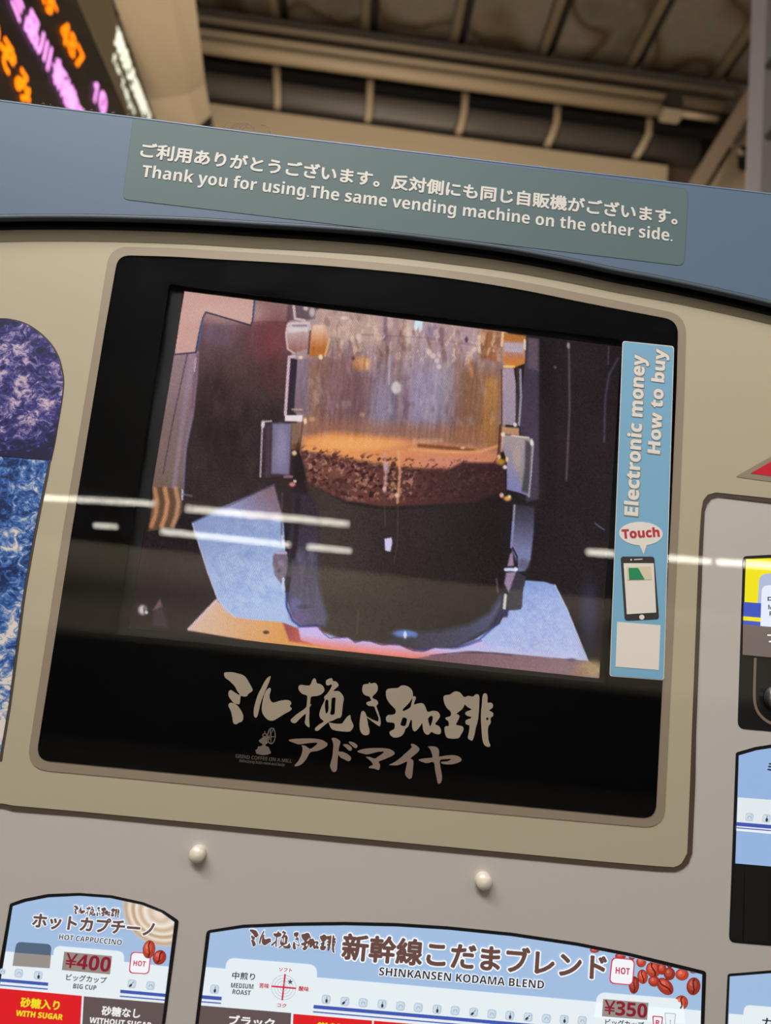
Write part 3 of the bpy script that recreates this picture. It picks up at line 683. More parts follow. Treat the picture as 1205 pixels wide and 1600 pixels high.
# ---- calligraphy on the pane (traced strokes, holes cut through)
def tr(ox, oy, L, s=8.607): return [(ox + x / s, oy + y / s) for x, y in L]
a_, b_, c_, d_ = (340, 1040), (450, 1050), (550, 1060), (660, 1070)
LOGO = [
 [tr(*a_, [(88,110),(100,92),(190,88),(270,105),(340,128),(385,165),(425,230),(455,285),(472,325),(460,350),(412,382),(402,408),(385,410),(365,418),(300,402),(290,375),(262,340),(240,290),(205,250),(160,205),(105,165),(90,135)])],
 [tr(*a_, [(150,350),(180,328),(215,350),(270,385),(305,405),(308,430),(295,515),(262,515),(225,510),(185,465),(150,410)])],
 [tr(*a_, [(150,520),(175,500),(215,508),(265,535),(310,595),(335,640),(347,700),(325,755),(290,765),(248,790),(210,765),(198,690),(178,610),(148,550)])],
 [tr(*a_, [(715,148),(700,145),(665,170),(625,230),(590,300),(540,400),(500,530),(485,620),(492,680),(515,700),(535,680),(555,610),(575,520),(610,420),(650,320),(690,230)])],
 [tr(*a_, [(690,302),(712,305),(716,330),(700,395),(705,450),(730,490),(770,495),(850,470),(940,462),(985,485),(990,515),(972,545),(998,578),(975,610),(900,650),(820,700),(760,735),(720,740),(670,725),(615,660),(596,600),(600,520),(620,420),(650,340)])],
 [tr(*b_, [(150,185),(175,172),(230,180),(290,180),(310,155),(335,100),(358,85),(378,105),(388,148),(440,165),(475,195),(492,240),(475,275),(430,310),(370,325),(312,335),(300,400),(300,435),(318,430),(300,465),(290,480),(288,560),(285,640),(292,735),(275,740),(245,715),(225,680),(232,650),(238,565),(180,610),(110,680),(80,688),(50,675),(38,645),(60,620),(130,560),(240,480),(255,400),(258,320),(200,298),(155,255),(140,215)])],
 [tr(*b_, [(510,130),(525,105),(570,85),(598,88),(605,118),(650,130),(675,160),(680,185),(650,215),(612,255),(680,258),(725,295),(752,355),(740,430),(730,520),(722,585),(700,618),(670,620),(610,650),(548,672),(570,682),(640,695),(720,695),(750,665),(790,610),(838,578),(848,640),(880,710),(878,745),(850,785),(820,802),(720,798),(620,782),(580,755),(560,715),(546,680),(525,690),(470,735),(410,785),(385,792),(365,780),(370,750),(430,700),(482,665),(440,625),(422,575),(440,500),(475,420),(495,375),(487,335),(530,290),(570,230),(592,180),(575,168),(545,182),(515,170)]),
  tr(*b_, [(510,378),(540,378),(545,430),(545,510),(520,560),(505,530),(497,440)]), tr(*b_, [(590,355),(620,345),(640,350),(635,450),(625,565),(570,568),(580,500),(585,420)])],
 [tr(*c_, [(150,90),(190,75),(225,72),(228,55),(245,55),(250,70),(300,60),(325,68),(345,100),(348,150),(325,195),(280,240),(285,270),(330,290),(352,320),(350,345),(330,370),(345,420),(365,480),(380,530),(387,600),(375,642),(350,632),(298,598),(205,526),(200,512),(270,550),(348,578),(358,540),(340,480),(315,420),(298,378),(225,370),(195,340),(205,318),(258,300),(245,265),(232,243),(185,230),(155,205),(138,160)])],
 [tr(*c_, [(150,437),(175,455),(195,500),(208,560),(220,630),(238,700),(230,745),(195,765),(150,755),(115,710),(102,640),(108,550),(125,460)])],
 [tr(*c_, [(460,170),(490,140),(560,132),(620,128),(660,98),(710,95),(765,115),(805,155),(820,200),(822,240),(850,243),(862,265),(845,310),(838,352),(880,340),(940,333),(975,355),(995,400),(1020,450),(1090,437),(1150,445),(1180,480),(1183,520),(1150,570),(1120,615),(1165,640),(1195,680),(1195,735),(1160,752),(1110,740),(1070,720),(1040,750),(1010,757),(975,730),(955,680),(945,600),(920,640),(880,690),(845,712),(820,690),(808,640),(808,570),(795,555),(775,600),(755,650),(720,680),(705,725),(670,770),(620,792),(565,795),(525,770),(505,735),(515,710),(565,685),(578,640),(565,600),(520,592),(480,588),(458,555),(462,520),(490,492),(540,490),(580,475),(590,440),(575,405),(530,360),(490,310),(462,250)]),
  tr(*c_, [(815,265),(800,340),(785,390),(720,430),(685,435),(690,410),(750,350),(790,300)]), tr(*c_, [(680,535),(705,525),(740,545),(735,590),(715,640),(655,628),(665,580)]), tr(*c_, [(1030,530),(1060,505),(1085,510),(1085,560),(1070,610),(1052,645),(1035,600),(1025,560)])],
 [tr(*d_, [(285,165),(310,140),(370,132),(420,98),(460,88),(510,105),(550,155),(580,165),(620,148),(680,158),(720,128),(750,130),(768,160),(766,260),(760,380),(745,490),(720,580),(700,680),(675,747),(650,745),(612,715),(625,650),(635,580),(632,545),(590,530),(580,490),(610,465),(645,455),(660,435),(630,425),(600,415),(578,385),(600,358),(650,340),(662,328),(610,300),(570,268),(550,310),(510,350),(460,390),(490,405),(500,430),(480,480),(455,530),(480,545),(530,555),(555,580),(550,620),(520,670),(490,715),(420,725),(340,715),(315,680),(300,620),(300,580),(320,555),(355,555),(352,495),(312,460),(320,440),(370,425),(388,400),(380,360),(330,310),(295,240)])],
 [tr(*d_, [(845,115),(870,130),(878,180),(880,240),(925,240),(950,265),(948,300),(925,325),(898,345),(935,365),(955,385),(950,420),(920,445),(918,470),(922,510),(895,550),(882,600),(885,680),(895,760),(915,810),(905,832),(870,832),(830,800),(810,740),(800,640),(790,500),(790,380),(800,280),(808,180),(820,130)]),
  tr(*d_, ell(875, 458, 16, 18, 0, 10))],
]
e_, f_, g_ = (480, 1140), (600, 1140), (360, 1130)
KATA = [
 [[(451.2,1157.3),(454.1,1155.3),(464,1154.3),(476.2,1154),(490,1154),(503.2,1156.3),(510.2,1160.3),(512,1163.2),(509,1167.3),(497.4,1173.1),(485,1175.4),(479.7,1184.6),(471.5,1193.9),(462.8,1197.4),(460.8,1195.6),(466.9,1188.1),(472.1,1176.5),(472.7,1168.3),(471.3,1164.6),(477.3,1165.4),(484.3,1170),(490.1,1167.2),(496.2,1160.8),(482,1161.1),(468,1163.1),(459.9,1160.8)]],
 [tr(*e_, [(330,118),(375,112),(430,140),(448,170),(435,220),(425,290),(480,300),(550,335),(590,375),(580,415),(550,425),(500,400),(450,375),(425,345),(415,350),(408,450),(400,540),(370,570),(340,560),(310,500),(315,450),(335,380),(348,280),(352,200),(340,150)])],
 [tr(*e_, [(482,205),(530,195),(575,215),(603,250),(590,282),(560,280),(520,240)])],
 [tr(*e_, [(560,168),(590,162),(640,180),(678,215),(665,248),(635,245),(590,205)])],
 [tr(*e_, [(675,295),(740,265),(850,250),(1000,248),(1100,260),(1160,290),(1178,320),(1150,350),(1050,395),(965,430),(980,470),(978,520),(955,545),(910,525),(830,515),(850,490),(885,475),(870,440),(830,400),(790,370),(840,368),(905,390),(960,360),(1035,300),(950,300),(870,320),(800,333),(740,320)])],
 [tr(*f_, [(362,200),(385,190),(430,210),(475,250),(468,290),(420,335),(360,385),(390,410),(398,450),(390,540),(380,630),(350,663),(320,650),(285,600),(290,550),(305,480),(310,430),(250,455),(180,480),(70,475),(120,450),(200,400),(290,320),(345,270),(375,235)])],
 [tr(*f_, [(592,228),(640,225),(700,232),(735,265),(745,310),(745,360),(850,348),(950,345),(1020,370),(1045,408),(1010,440),(930,465),(850,468),(790,460),(770,435),(860,425),(905,395),(830,398),(755,412),(760,500),(775,580),(782,660),(760,720),(728,722),(710,650),(690,560),(670,440),(580,452),(530,440),(465,410),(500,395),(560,385),(650,375),(640,310),(620,260)])],
]
YL = YG - 0.0005
gi = empty('pane_lettering'); gi.parent = VM
tag(gi, 'beige brush lettering and small coffee mill emblem under the screen')
for glyph in LOGO: slab('brush_character', [catmull(L, 3) for L in glyph], YL, M_GOLD, gi, 0.0002)
for glyph in KATA: slab('katakana_character', [catmull(L, 3) for L in glyph], YL, M_GOLD2, gi, 0.0002)
def mill():
    t = lambda L: tr(360, 1130, L)
    slab('mill_emblem', t([(335,365),(365,345),(370,315),(420,308),(440,285),(400,260),(380,235),(405,215),(430,195),(460,185),(500,200),(515,235),(500,270),(470,290),(480,310),(515,320),(530,360),(550,400),(500,425),(430,430),(350,410)]), YL, M_GOLD3, gi)
    slab('mill_wheel', [t(ell(552, 172, 58, 112, .06, 30)), t(ell(552, 172, 45, 98, .06, 30))], YL, M_GOLD3, gi)
    for k, L in enumerate([[(545, 62), (535, 120), (548, 180), (545, 275)], [(500, 215), (520, 195), (545, 185), (590, 180)], [(505, 180), (530, 215), (500, 235)], [(590, 70), (560, 110), (545, 150), (500, 200)], [(440, 175), (500, 190), (530, 200)], [(462, 108), (466, 150)]]):
        slab('wheel_spoke', t(strokes(L, 10)), YL - 0.00002 * k, M_GOLD3, gi)
    slab('mill_knob', [t(ell(462, 162, 32, 28, 0, 18)), t(ell(462, 162, 20, 17, 0, 18))], YL - 0.0001, M_GOLD3, gi)
mill()
text('GRIND COFFEE ON A MILL', (367.8, 1183.8), (455.9, 1191.9), 5.4, YL, M_GOLD3, gi, 0.0)
text('Refreshing both mind and body', (374, 1190.6), (444.8, 1197.2), 4.2, YL, M_GOLD3, gi, 0.0)

# ---- tall blue "how to buy" sticker
ST = slab('how_to_buy_sticker', rnd([(973, 532.5), (1053.6, 541), (1037.8, 1063), (952.6, 1056.6)], 5), YL, M_STICKW, VM, 0.0002)
tag(ST, 'tall narrow light blue sticker with phone drawing, right edge of the screen')
slab('sticker_face', rnd([(974, 533.5), (1052.6, 542), (1036.8, 1062), (953.6, 1055.6)], 5), YL - 0.0002, M_STICK, ST)
YS = YL - 0.0004
text('Electronic money', (997.3, 807), (1008.5, 555), 21.5, YS, M_STICKO, ST, 0.062)
text('Electronic money', (996.5, 806), (1007.7, 556), 20.5, YS - 0.0002, M_STICKW, ST, 0.04)
text('How to buy', (1031.6, 710), (1041, 546), 19.5, YS, M_STICKO, ST, 0.062)
text('How to buy', (1030.8, 709), (1040.2, 547), 18.5, YS - 0.0002, M_STICKW, ST, 0.04)
slab('speech_bubble', ell(1001.7, 833.8, 34, 18.3, .03, 36), YS, M_STICKW, ST)
slab('bubble_tail', [(999, 850), (1011.5, 849), (1005.9, 866.5)], YS - 0.00003, M_STICKW, ST)
text('Touch', (973, 841), (1031, 838), 13.5, YS - 0.0002, M_RED, ST, 0.04)
slab('phone_body', rnd([(970, 869.6), (1022.6, 869.6), (1030.2, 967.5), (976.5, 970)], 5), YS, M_DARKP, ST)
slab('phone_screen', [(974.7, 880), (1021.8, 880), (1025.6, 957), (979.6, 959.8)], YS - 0.0002, M_STICKW, ST)
slab('phone_button', ell(1003.2, 964.4, 4, 4, 0, 20), YS - 0.0002, M_STICKW, ST)
slab('phone_speaker', band((991, 874.4), (1004, 873.6), 1.4), YS - 0.0002, M_STICKW, ST)
slab('phone_camera', ell(986.5, 874.6, 1.4, 1.4, 0, 12), YS - 0.0002, M_STICKW, ST)
slab('travel_card', [(979, 885.4), (1017, 885), (1019, 905.6), (980.4, 906.6)], YS - 0.0004, M_BEIGEP, ST)
slab('card_stripe', [(982.4, 887.4), (997.5, 887.4), (1007.4, 905), (983.6, 905.6)], YS - 0.0006, M_GREEN, ST)
slab('white_square', [(965, 971.7), (1032.4, 977), (1029.6, 1047), (962, 1041.7)], YS, M_STICKW, ST)

# ---- ice photo poster at the left
def ice(name, dark, midc, light, seed, sh=0.0):
    m = bpy.data.materials.new(name); m.use_nodes = True; nt = m.node_tree; b = nt.nodes['Principled BSDF']
    b.inputs['Roughness'].default_value = 0.45
    tc = nt.nodes.new('ShaderNodeTexCoord'); mp = nt.nodes.new('ShaderNodeMapping'); mp.inputs['Location'].default_value = (seed, seed * 2, seed); mp.inputs['Scale'].default_value = (1, 1, 1.25)
    nt.links.new(tc.outputs['Object'], mp.inputs[0])
    n1 = nt.nodes.new('ShaderNodeTexNoise'); n1.inputs['Scale'].default_value = 30; n1.inputs['Detail'].default_value = 7; n1.inputs['Roughness'].default_value = .62; n1.inputs['Distortion'].default_value = 0.9
    n2 = nt.nodes.new('ShaderNodeTexNoise'); n2.inputs['Scale'].default_value = 130; n2.inputs['Detail'].default_value = 8; n2.inputs['Distortion'].default_value = 1.3; n2.inputs['Roughness'].default_value = .72
    n3 = nt.nodes.new('ShaderNodeTexNoise'); n3.inputs['Scale'].default_value = 14; n3.inputs['Detail'].default_value = 2
    for n in (n1, n2, n3): nt.links.new(mp.outputs[0], n.inputs['Vector'])
    a1 = nt.nodes.new('ShaderNodeMath'); a1.operation = 'MULTIPLY'; a1.inputs[1].default_value = .36
    a2 = nt.nodes.new('ShaderNodeMath'); a2.operation = 'MULTIPLY_ADD'; a2.inputs[1].default_value = .42
    a3 = nt.nodes.new('ShaderNodeMath'); a3.operation = 'MULTIPLY_ADD'; a3.inputs[1].default_value = .22
    nt.links.new(n1.outputs['Fac'], a1.inputs[0]); nt.links.new(n2.outputs['Fac'], a2.inputs[0]); nt.links.new(a1.outputs[0], a2.inputs[2])
    nt.links.new(n3.outputs['Fac'], a3.inputs[0]); nt.links.new(a2.outputs[0], a3.inputs[2])
    cr = nt.nodes.new('ShaderNodeValToRGB'); e = cr.color_ramp.elements
    e[0].position = .45 + sh; e[0].color = lin(dark); e[1].position = .50 + sh; e[1].color = lin(midc)
    k = e.new(.535 + sh); k.color = lin([(a + b) / 2 for a, b in zip(midc, light)]); k = e.new(.565 + sh); k.color = lin(light)
    nt.links.new(a3.outputs[0], cr.inputs[0]); nt.links.new(cr.outputs[0], b.inputs['Base Color'])
    return m
M_ICE1 = ice('purple_ice_print', (20, 18, 62), (52, 50, 128), (200, 178, 196), 1.3, .022)
M_ICE2 = ice('blue_ice_print', (14, 34, 84), (48, 100, 178), (222, 212, 206), 4.1, .008)
M_EDGE = mat('poster_edge', (70, 60, 52), 0.6)
edge1 = [(-60, 520), (-30, 503), (0, 497), (24, 499.5), (45, 507), (64, 520), (80, 536), (92, 556), (98, 577), (100.5, 596), (98, 624), (92, 660), (87, 690), (80, 722)]
edge2 = [(80, 717), (75.5, 745), (66, 790), (56, 840), (42, 918), (38, 945), (27, 1030), (17, 1105), (6, 1170), (3, 1190), (-60, 1190)]
PO = slab('ice_poster', smooth_open(edge1, 3) + edge2 + [(-60, 800)], -0.0014, M_EDGE, VM, 0.0003)
tag(PO, 'glossy poster of crushed purple and blue ice at the left edge')
slab('purple_ice', [(x - 2.2, y + 1.2) for x, y in smooth_open(edge1, 3)] + [(76.5, 719), (0, 712.5), (-60, 707)], -0.0017, M_ICE1, PO)
slab('blue_ice', [(-60, 708), (0, 713.5), (76.5, 720)] + [(x - 4.5, y) for x, y in edge2[1:]], -0.0017, M_ICE2, PO)

# ---- two round screw caps
for (x, y) in ((310, 1333), (755, 1375)):
    c = P(x, y, 0.0); r = (P(x + 12.8, y, 0.0) - c).length
    V = []; Fc = []; prof = [(r, 0), (r, -.0035), (r * .94, -.0048), (r * .8, -.0056), (r * .4, -.0066), (0.0001, -.007)]; N = 32
    for (rr, yy) in prof:
        for k in range(N): V.append((c.x + rr * math.cos(2 * math.pi * k / N), yy, c.z + rr * math.sin(2 * math.pi * k / N)))
    for i in range(len(prof) - 1):
        for k in range(N): Fc.append((i * N + k, i * N + (k + 1) % N, (i + 1) * N + (k + 1) % N, (i + 1) * N + k))
    Fc.append(tuple((len(prof) - 1) * N + k for k in range(N)))
    put('screw_cap', V, Fc, M_CAP, VM, True)

# ---- red arrow decal
slab('arrow_outline', rnd([(1149, 745), (1205, 713.5), (1290, 664), (1318, 768)], [5, 0, 8, 8]), -0.0015, M_RING, VM)
ar = slab('red_arrow', rnd([(1173, 739.5), (1205, 721.5), (1280, 680), (1300, 757)], [1, 0, 4, 4]), -0.0017, mat('red_decal', (200, 16, 46), .4, 0, 1), VM)
tag(ar, 'crimson triangle decal in a taupe outline')

# ================================================================== glowing menu cards
BR, WH = (104, 72, 66), (246, 250, 252)
BLUE = (162, 190, 225); LIGHT = (230, 239, 244); STRIPE = (66, 88, 176); REDB = (222, 28, 36); BROWNB = (98, 82, 82)
YC = -0.0006
def step(k): return YC - 0.00022 * k
def frame_card(label, outer_, inner_, fill=BLUE):
    c = slab('menu_card', outer_, YC + .0002, M_BLACKG, VM, 0.0008); tag(c, label)
    slab('card_screen', inner_, step(1), lit(fill), c)
    return c
def inn(c, name, L, k, col): return slab(name, L, step(k), lit(col) if isinstance(col, tuple) else col, c)
def otext(c, s, a, b, cap, k, col, bold=.03, out=.06, outcol=WH):
    if out: text(s, a, b, cap, step(k), lit(outcol), c, bold + out)
    text(s, a, b, cap, step(k + 1), lit(col), c, bold)
def small_logo(c, at, scale, k, clipdot=True):
    A = P(350, 1052, YC); B = P(at[0], at[1], YC)
    f = lambda p: (B.x + (p[0] - A.x) * scale, B.z + (p[1] - A.z) * scale)
    for outl in (True, False):
        for g in LOGO:
            LL = [[f(q) for q in toXZ(L, YC)] for L in (g if not outl else g[:1])]
            me = curve_mesh('logo_character', LL, 0.0001, 0.00045 if outl else 0.00004)
            place_flat('logo_backing' if outl else 'logo_character', me, step(k if outl else k + 1), 0.0001, lit(WH) if outl else lit(BR), c)
def window(c, x, y, k, kind, s=1.0):
    """little rounded train window with a faint figure"""
    u = np.array((1.0, .095)); v = np.array((-.11, 1.0)); w_ = 7.0 * s; h_ = 7.2 * s
    q = [tuple(np.array((x, y)) + a * u * w_ + b * v * h_) for a, b in ((-1, -1), (1, -1), (1, 1), (-1, 1))]
    slab('train_window', rnd(q, 5 * s), step(k), lit((188, 204, 220)), c)
    q2 = [tuple(np.array((x - .5, y + .3)) + a * u * w_ * .72 + b * v * h_ * .72) for a, b in ((-1, -1), (1, -1), (1, 1), (-1, 1))]
    slab('window_shade', rnd(q2, 4 * s), step(k + 1), lit((206, 220, 232)), c)
    if kind == 1:
        slab('window_mark', ell(x + .5, y + 2.5, 2.0, 3.0, .1, 12), step(k + 2), lit((50, 56, 70)), c); slab('window_mark', band((x + .8, y), (x + 1.2, y - 4), 1), step(k + 2), lit((90, 96, 110)), c)
    elif kind == 2:
        slab('window_mark', ell(x - 2, y + 2.5, 3.0, 1.8, -.7, 12), step(k + 2), lit((50, 56, 70)), c); slab('window_mark', band((x, y), (x + 3, y - 3), 1.2), step(k + 2), lit((120, 130, 146)), c)
    else:
        slab('window_mark', strokes([(x - 3, y + 2), (x - 1, y - 1.5), (x + 2, y - 1), (x + 3, y + 2.5)], 1), step(k + 2), lit((150, 168, 190)), c)
random.seed(11)
def bean(c, x, y, rx, ry, rot, k, region, seam=True, tone=0):
    base = [(182, 62, 40), (166, 50, 34), (150, 46, 32)][tone % 3]
    b0 = clip(ell(x, y, rx + .7, ry + .7, rot), region)
    if len(b0) < 3: return
    b = slab('coffee_bean', b0, step(k), lit((104, 30, 26)), c)
    def sub(L, kk, col, nm):
        L = clip(L, region)
        if len(L) >= 3: slab(nm, L, step(k) - .00007 * kk, lit(col), b, 0.00005)
    sub(ell(x, y, rx, ry, rot), 1, base, 'bean_skin')
    sub(ell(x - rx * .18, y - ry * .2, rx * .66, ry * .66, rot), 2, tuple(min(255, v + 26) for v in base), 'bean_gloss')
    sub(ell(x - rx * .28, y - ry * .34, rx * .3, ry * .3, rot), 3, tuple(min(255, v + 58) for v in base), 'bean_gloss')
    if seam:
        c0, s0 = math.cos(rot), math.sin(rot)
        long = ry >= rx; Lr = max(rx, ry) * .92; Sr = min(rx, ry) * .2
        pts = []
        for t in (-1, -.5, 0, .5, 1):
            a, d = t * Lr, math.sin(t * 3) * Sr
            lx, ly = (d, a) if long else (a, d)
            pts.append((x + lx * c0 - ly * s0, y + lx * s0 + ly * c0))
        sub(strokes(pts, max(1.0, min(rx, ry) * .24)), 4, (92, 28, 22), 'bean_seam')

# ---- card 1: hot cappuccino
o1 = rnd([(15.4, 1412), (37, 1404.5), (75, 1397), (124, 1395.3), (174, 1399), (224, 1410), (256, 1423), (279.5, 1438.5), (258, 1600), (244, 1700), (-34, 1700), (0, 1499)], [3, 0, 0, 0, 0, 0, 0, 4, 0, 0, 0, 0])
i1 = [(20, 1416), (40, 1409.5), (75, 1402.5), (124, 1400), (172, 1403.5), (221, 1414), (252, 1426), (272.5, 1441), (252.5, 1600), (238, 1700), (-28, 1700), (6.5, 1499)]
C1 = frame_card('glowing hot cappuccino menu card with two coffee beans, bottom left', o1, i1)
def in1(name, L, k, col):
    L = clip(L, i1)
    return inn(C1, name, L, k, col) if len(L) > 2 else None
keys = [(68, BLUE), (64, (200, 190, 186)), (60, (194, 166, 136)), (53, (236, 226, 214)), (47, (186, 152, 116)), (42, (238, 230, 220)), (34, (200, 172, 140)), (27, (242, 234, 224)), (17, (212, 188, 164)), (8, (234, 218, 202))]
fr = 68.0; k = 0
while fr > 3:
    for (ra, ca), (rb, cb) in zip(keys, keys[1:] + [(0, keys[-1][1])]):
        if ra >= fr >= rb: t = (ra - fr) / max(1e-6, ra - rb); col = tuple(int(a * (1 - t) + b * t) for a, b in zip(ca, cb)); break
    L = clip(ell(256 - (68 - fr) * .1, 1419 + (68 - fr) * .12, fr, fr * .92, .3, 48), i1)
    slab('latte_foam', L, step(1) - 0.00002 - 0.0000095 * k, lit(col), C1, 0.000005); k += 1; fr -= 2.2
in1('card_lower', [(-60, 1481), (8.7, 1487), (83, 1493), (192, 1503), (266, 1511), (266, 1600), (250, 1710), (-60, 1710)], 3, LIGHT)
in1('price_tab', rnd([(82, 1535), (84, 1478), (194, 1487), (193, 1540)], [0, 11, 11, 0]), 3.3, LIGHT)
in1('sample_top', rnd([(19.6, 1509), (25.5, 1471.5), (80.5, 1475.5), (77.7, 1513)], [0, 8, 8, 0]), 3.6, (84, 102, 124))
in1('sample_base', [(19.6, 1509), (22.3, 1488.5), (79.6, 1493), (77.7, 1513)], 4, (150, 144, 138))
in1('price_display', [(100.3, 1487), (175, 1494), (171.8, 1522.5), (96.6, 1515.7)], 4, (148, 138, 130))
text('¥400', (100.6, 1511.5), (171, 1518.6), 22.5, step(5), lit((138, 26, 50)), C1, .028)
text('ビッグカップ', (103, 1531.5), (165.6, 1537), 9.6, step(5), lit((44, 40, 46)), C1, .02)
text('BIG CUP', (114, 1544), (150, 1547.2), 7.2, step(5), lit((44, 40, 46)), C1, .015)
otext(C1, 'ホットカプチーノ', (50, 1449), (239, 1463.5), 21.5, 5, BR, .04, .06)
otext(C1, 'HOT CAPPUCCINO', (91.8, 1467.8), (189.7, 1476.8), 8.2, 5, (56, 44, 48), .02, .07)
small_logo(C1, (116.5, 1414), .158, 5)
inn(C1, 'hot_badge', rnd([(204.6, 1487), (236.4, 1489.5), (233, 1522.4), (201, 1520.8)], 7), 5, (206, 44, 78))
inn(C1, 'badge_face', rnd([(206.2, 1488.6), (234.6, 1490.9), (231.4, 1520.8), (202.8, 1519.2)], 6), 5.5, (244, 246, 250))
text('HOT', (208, 1508.6), (227.2, 1510.2), 8, step(6), lit((196, 50, 84)), C1, .03)
bean(C1, 232.8, 1483.5, 9, 13.5, .15, 7, i1); bean(C1, 249.3, 1496, 9.5, 11, .5, 7, i1, tone=1)
for (x, y, kd) in ((4, 1518, 0), (29.4, 1520.6, 0), (59.7, 1524, 1), (206, 1537.3, 2), (235.3, 1540, 0)):
    window(C1, x, y, 4, kd, .95 if x > 5 else .6)
for nm, a, b, wd in (('train_stripe', (-20, 1529.6), (75.2, 1538), 5), ('thin_stripe', (-20, 1537.4), (74.5, 1545.6), 1.8), ('train_stripe', (188, 1549), (258.6, 1555.4), 5), ('thin_stripe', (187.4, 1556.6), (258, 1562.8), 1.8)):
    in1(nm, band(a, b, wd), 5, STRIPE)
in1('red_button', [(-60, 1538.6), (128, 1556.2), (120, 1700), (-60, 1700)], 5, REDB)
in1('brown_button', [(131, 1556.8), (262, 1568), (250, 1700), (123, 1700)], 5, BROWNB)
text('砂糖入り', (31.2, 1573.2), (91.6, 1578.5), 14, step(6), lit((240, 226, 40)), C1, .03)
text('WITH SUGAR', (24.4, 1586.8), (97.2, 1593.6), 8.4, step(6), lit((240, 226, 40)), C1, .035)
text('砂糖なし', (158.2, 1586.2), (218, 1591), 13.6, step(6), lit((240, 238, 238)), C1, .03)
text('WITHOUT SUGAR', (139.4, 1598), (236, 1606.5), 8.6, step(6), lit((240, 238, 238)), C1, .035)

# ---- card 2: kodama blend
o2 = rnd([(305, 1600), (322.8, 1454), (380, 1445), (459, 1441.6), (539, 1440.6), (620, 1442.4), (699.6, 1447.5), (799, 1457.4), (900, 1472.4), (982, 1488.5), (1049, 1504.5), (1104, 1518), (1101, 1600), (1097, 1700), (293, 1700)], [0, 6, 0, 0, 0, 0, 0, 0, 0, 0, 0, 5, 0, 0, 0])
i2 = [(310.5, 1600), (328.5, 1458), (380, 1450.4), (459, 1447.2), (539, 1446.2), (620, 1448), (699.6, 1453), (799, 1463), (900, 1478), (982, 1494.2), (1047, 1510.5), (1097.5, 1522.6), (1095, 1600), (1091, 1700), (299, 1700)]
C2 = frame_card('wide glowing card for a train blend coffee with red beans, bottom centre', o2, i2)
def in2(name, L, k, col):
    L = clip(L, i2)
    return inn(C2, name, L, k, col) if len(L) > 2 else None
in2('card_lower', [(300, 1509.5), (352, 1514), (495, 1527.5), (620, 1538), (900, 1563), (1110, 1580.6), (1110, 1710), (280, 1710)], 3, LIGHT)
in2('roast_tab', rnd([(350, 1560), (353.5, 1496.5), (496, 1508), (494, 1560)], [0, 14, 14, 0]), 3.3, LIGHT)
text('中煎り', (362.6, 1529.4), (397.8, 1531.8), 10.6, step(5), lit((44, 44, 50)), C2, .02)
text('MEDIUM', (360.6, 1543), (395.6, 1545.2), 7.4, step(5), lit((44, 44, 50)), C2, .015)
text('ROAST', (363, 1553), (391.2, 1555.2), 7.2, step(5), lit((44, 44, 50)), C2, .015)
for k, r in enumerate((19.5, 15, 10.5, 6)):
    slab('taste_ring', [ell(443.5, 1542.8, r, r, 0, 40), ell(443.5, 1542.8, r - .7, r - .7, 0, 40)], step(4.6) - .00003 * k, lit((176, 186, 198)), C2)
inn(C2, 'taste_axis', band((445.6, 1522), (441, 1563), 2.6), 5, (206, 36, 60)); inn(C2, 'taste_axis', band((424, 1541), (462.6, 1544.4), 2.4), 5.3, (206, 36, 60))
star = []
for k in range(10):
    r = 4.6 if k % 2 == 0 else 1.9; a = -math.pi / 2 + k * math.pi / 5 + .1; star.append((453.6 + r * math.cos(a), 1534.2 + r * math.sin(a)))
inn(C2, 'taste_star', star, 5.6, (74, 78, 86))
for s, a, b, cp in (('ソフト', (436, 1517.6), (456, 1519.2), 6), ('苦味', (405, 1543.4), (420, 1544.4), 7), ('酸味', (466.6, 1548), (482, 1549.4), 7), ('コク', (432.8, 1573.4), (447, 1574.6), 6)):
    text(s, a, b, cp, step(5), lit((196, 50, 66)), C2, .03)
small_logo(C2, (390.5, 1451.5), .303, 5)
slab('logo_dot', ell(520.5, 1483, 2, 2, 0, 14), step(6.2), lit(BR), C2)
otext(C2, '新幹線こだまブレンド', (534, 1498.5), (946, 1531.5), 37.5, 5, BR, .036, .05)
otext(C2, 'SHINKANSEN KODAMA BLEND', (592, 1523.8), (850, 1545), 12.6, 5, (52, 42, 46), .02, .07)
bs = [(265, 155, 30, 15, 0, 0), (445, 198, 34, 18, .1, 0), (525, 205, 18, 14, .3, 2), (590, 238, 31, 33, 0, 0), (735, 285, 28, 38, 0, 0), (790, 262, 18, 14, 0, 1), (675, 290, 48, 52, -.2, 1), (680, 372, 38, 34, .2, 0), (787, 320, 37, 41, 0, 0), (875, 325, 43, 38, 0, 0), (955, 300, 26, 14, 0, 1),
      (955, 407, 45, 59, .15, 1), (600, 340, 33, 47, -.1, 1), (757, 408, 44, 66, -.75, 1), (540, 398, 33, 58, .05, 1), (870, 520, 44, 46, .2, 1)]
for n_, (x, y, rx, ry, rot, sm) in enumerate(bs):
    s = 4.463; bean(C2, 870 + x / s, 1450 + y / s, rx / s, ry / s, rot, 3.1 + .35 * (n_ % 6) if n_ < 15 else 2.2, i2, sm == 1, n_)
in2('price_tab', rnd([(928, 1590), (934, 1550.5), (1067, 1561.5), (1071, 1600)], [0, 14, 14, 0]), 3, LIGHT)
inn(C2, 'hot_badge', rnd([(956, 1495.6), (992.6, 1499), (989.4, 1540.2), (952, 1536.6)], 8), 7, (206, 44, 78))
inn(C2, 'badge_face', rnd([(957.8, 1497.4), (990.8, 1500.6), (987.6, 1538.4), (953.8, 1535)], 7), 7.5, (244, 246, 250))
text('HOT', (962, 1521), (984, 1523), 10, step(8), lit((196, 50, 84)), C2, .03)
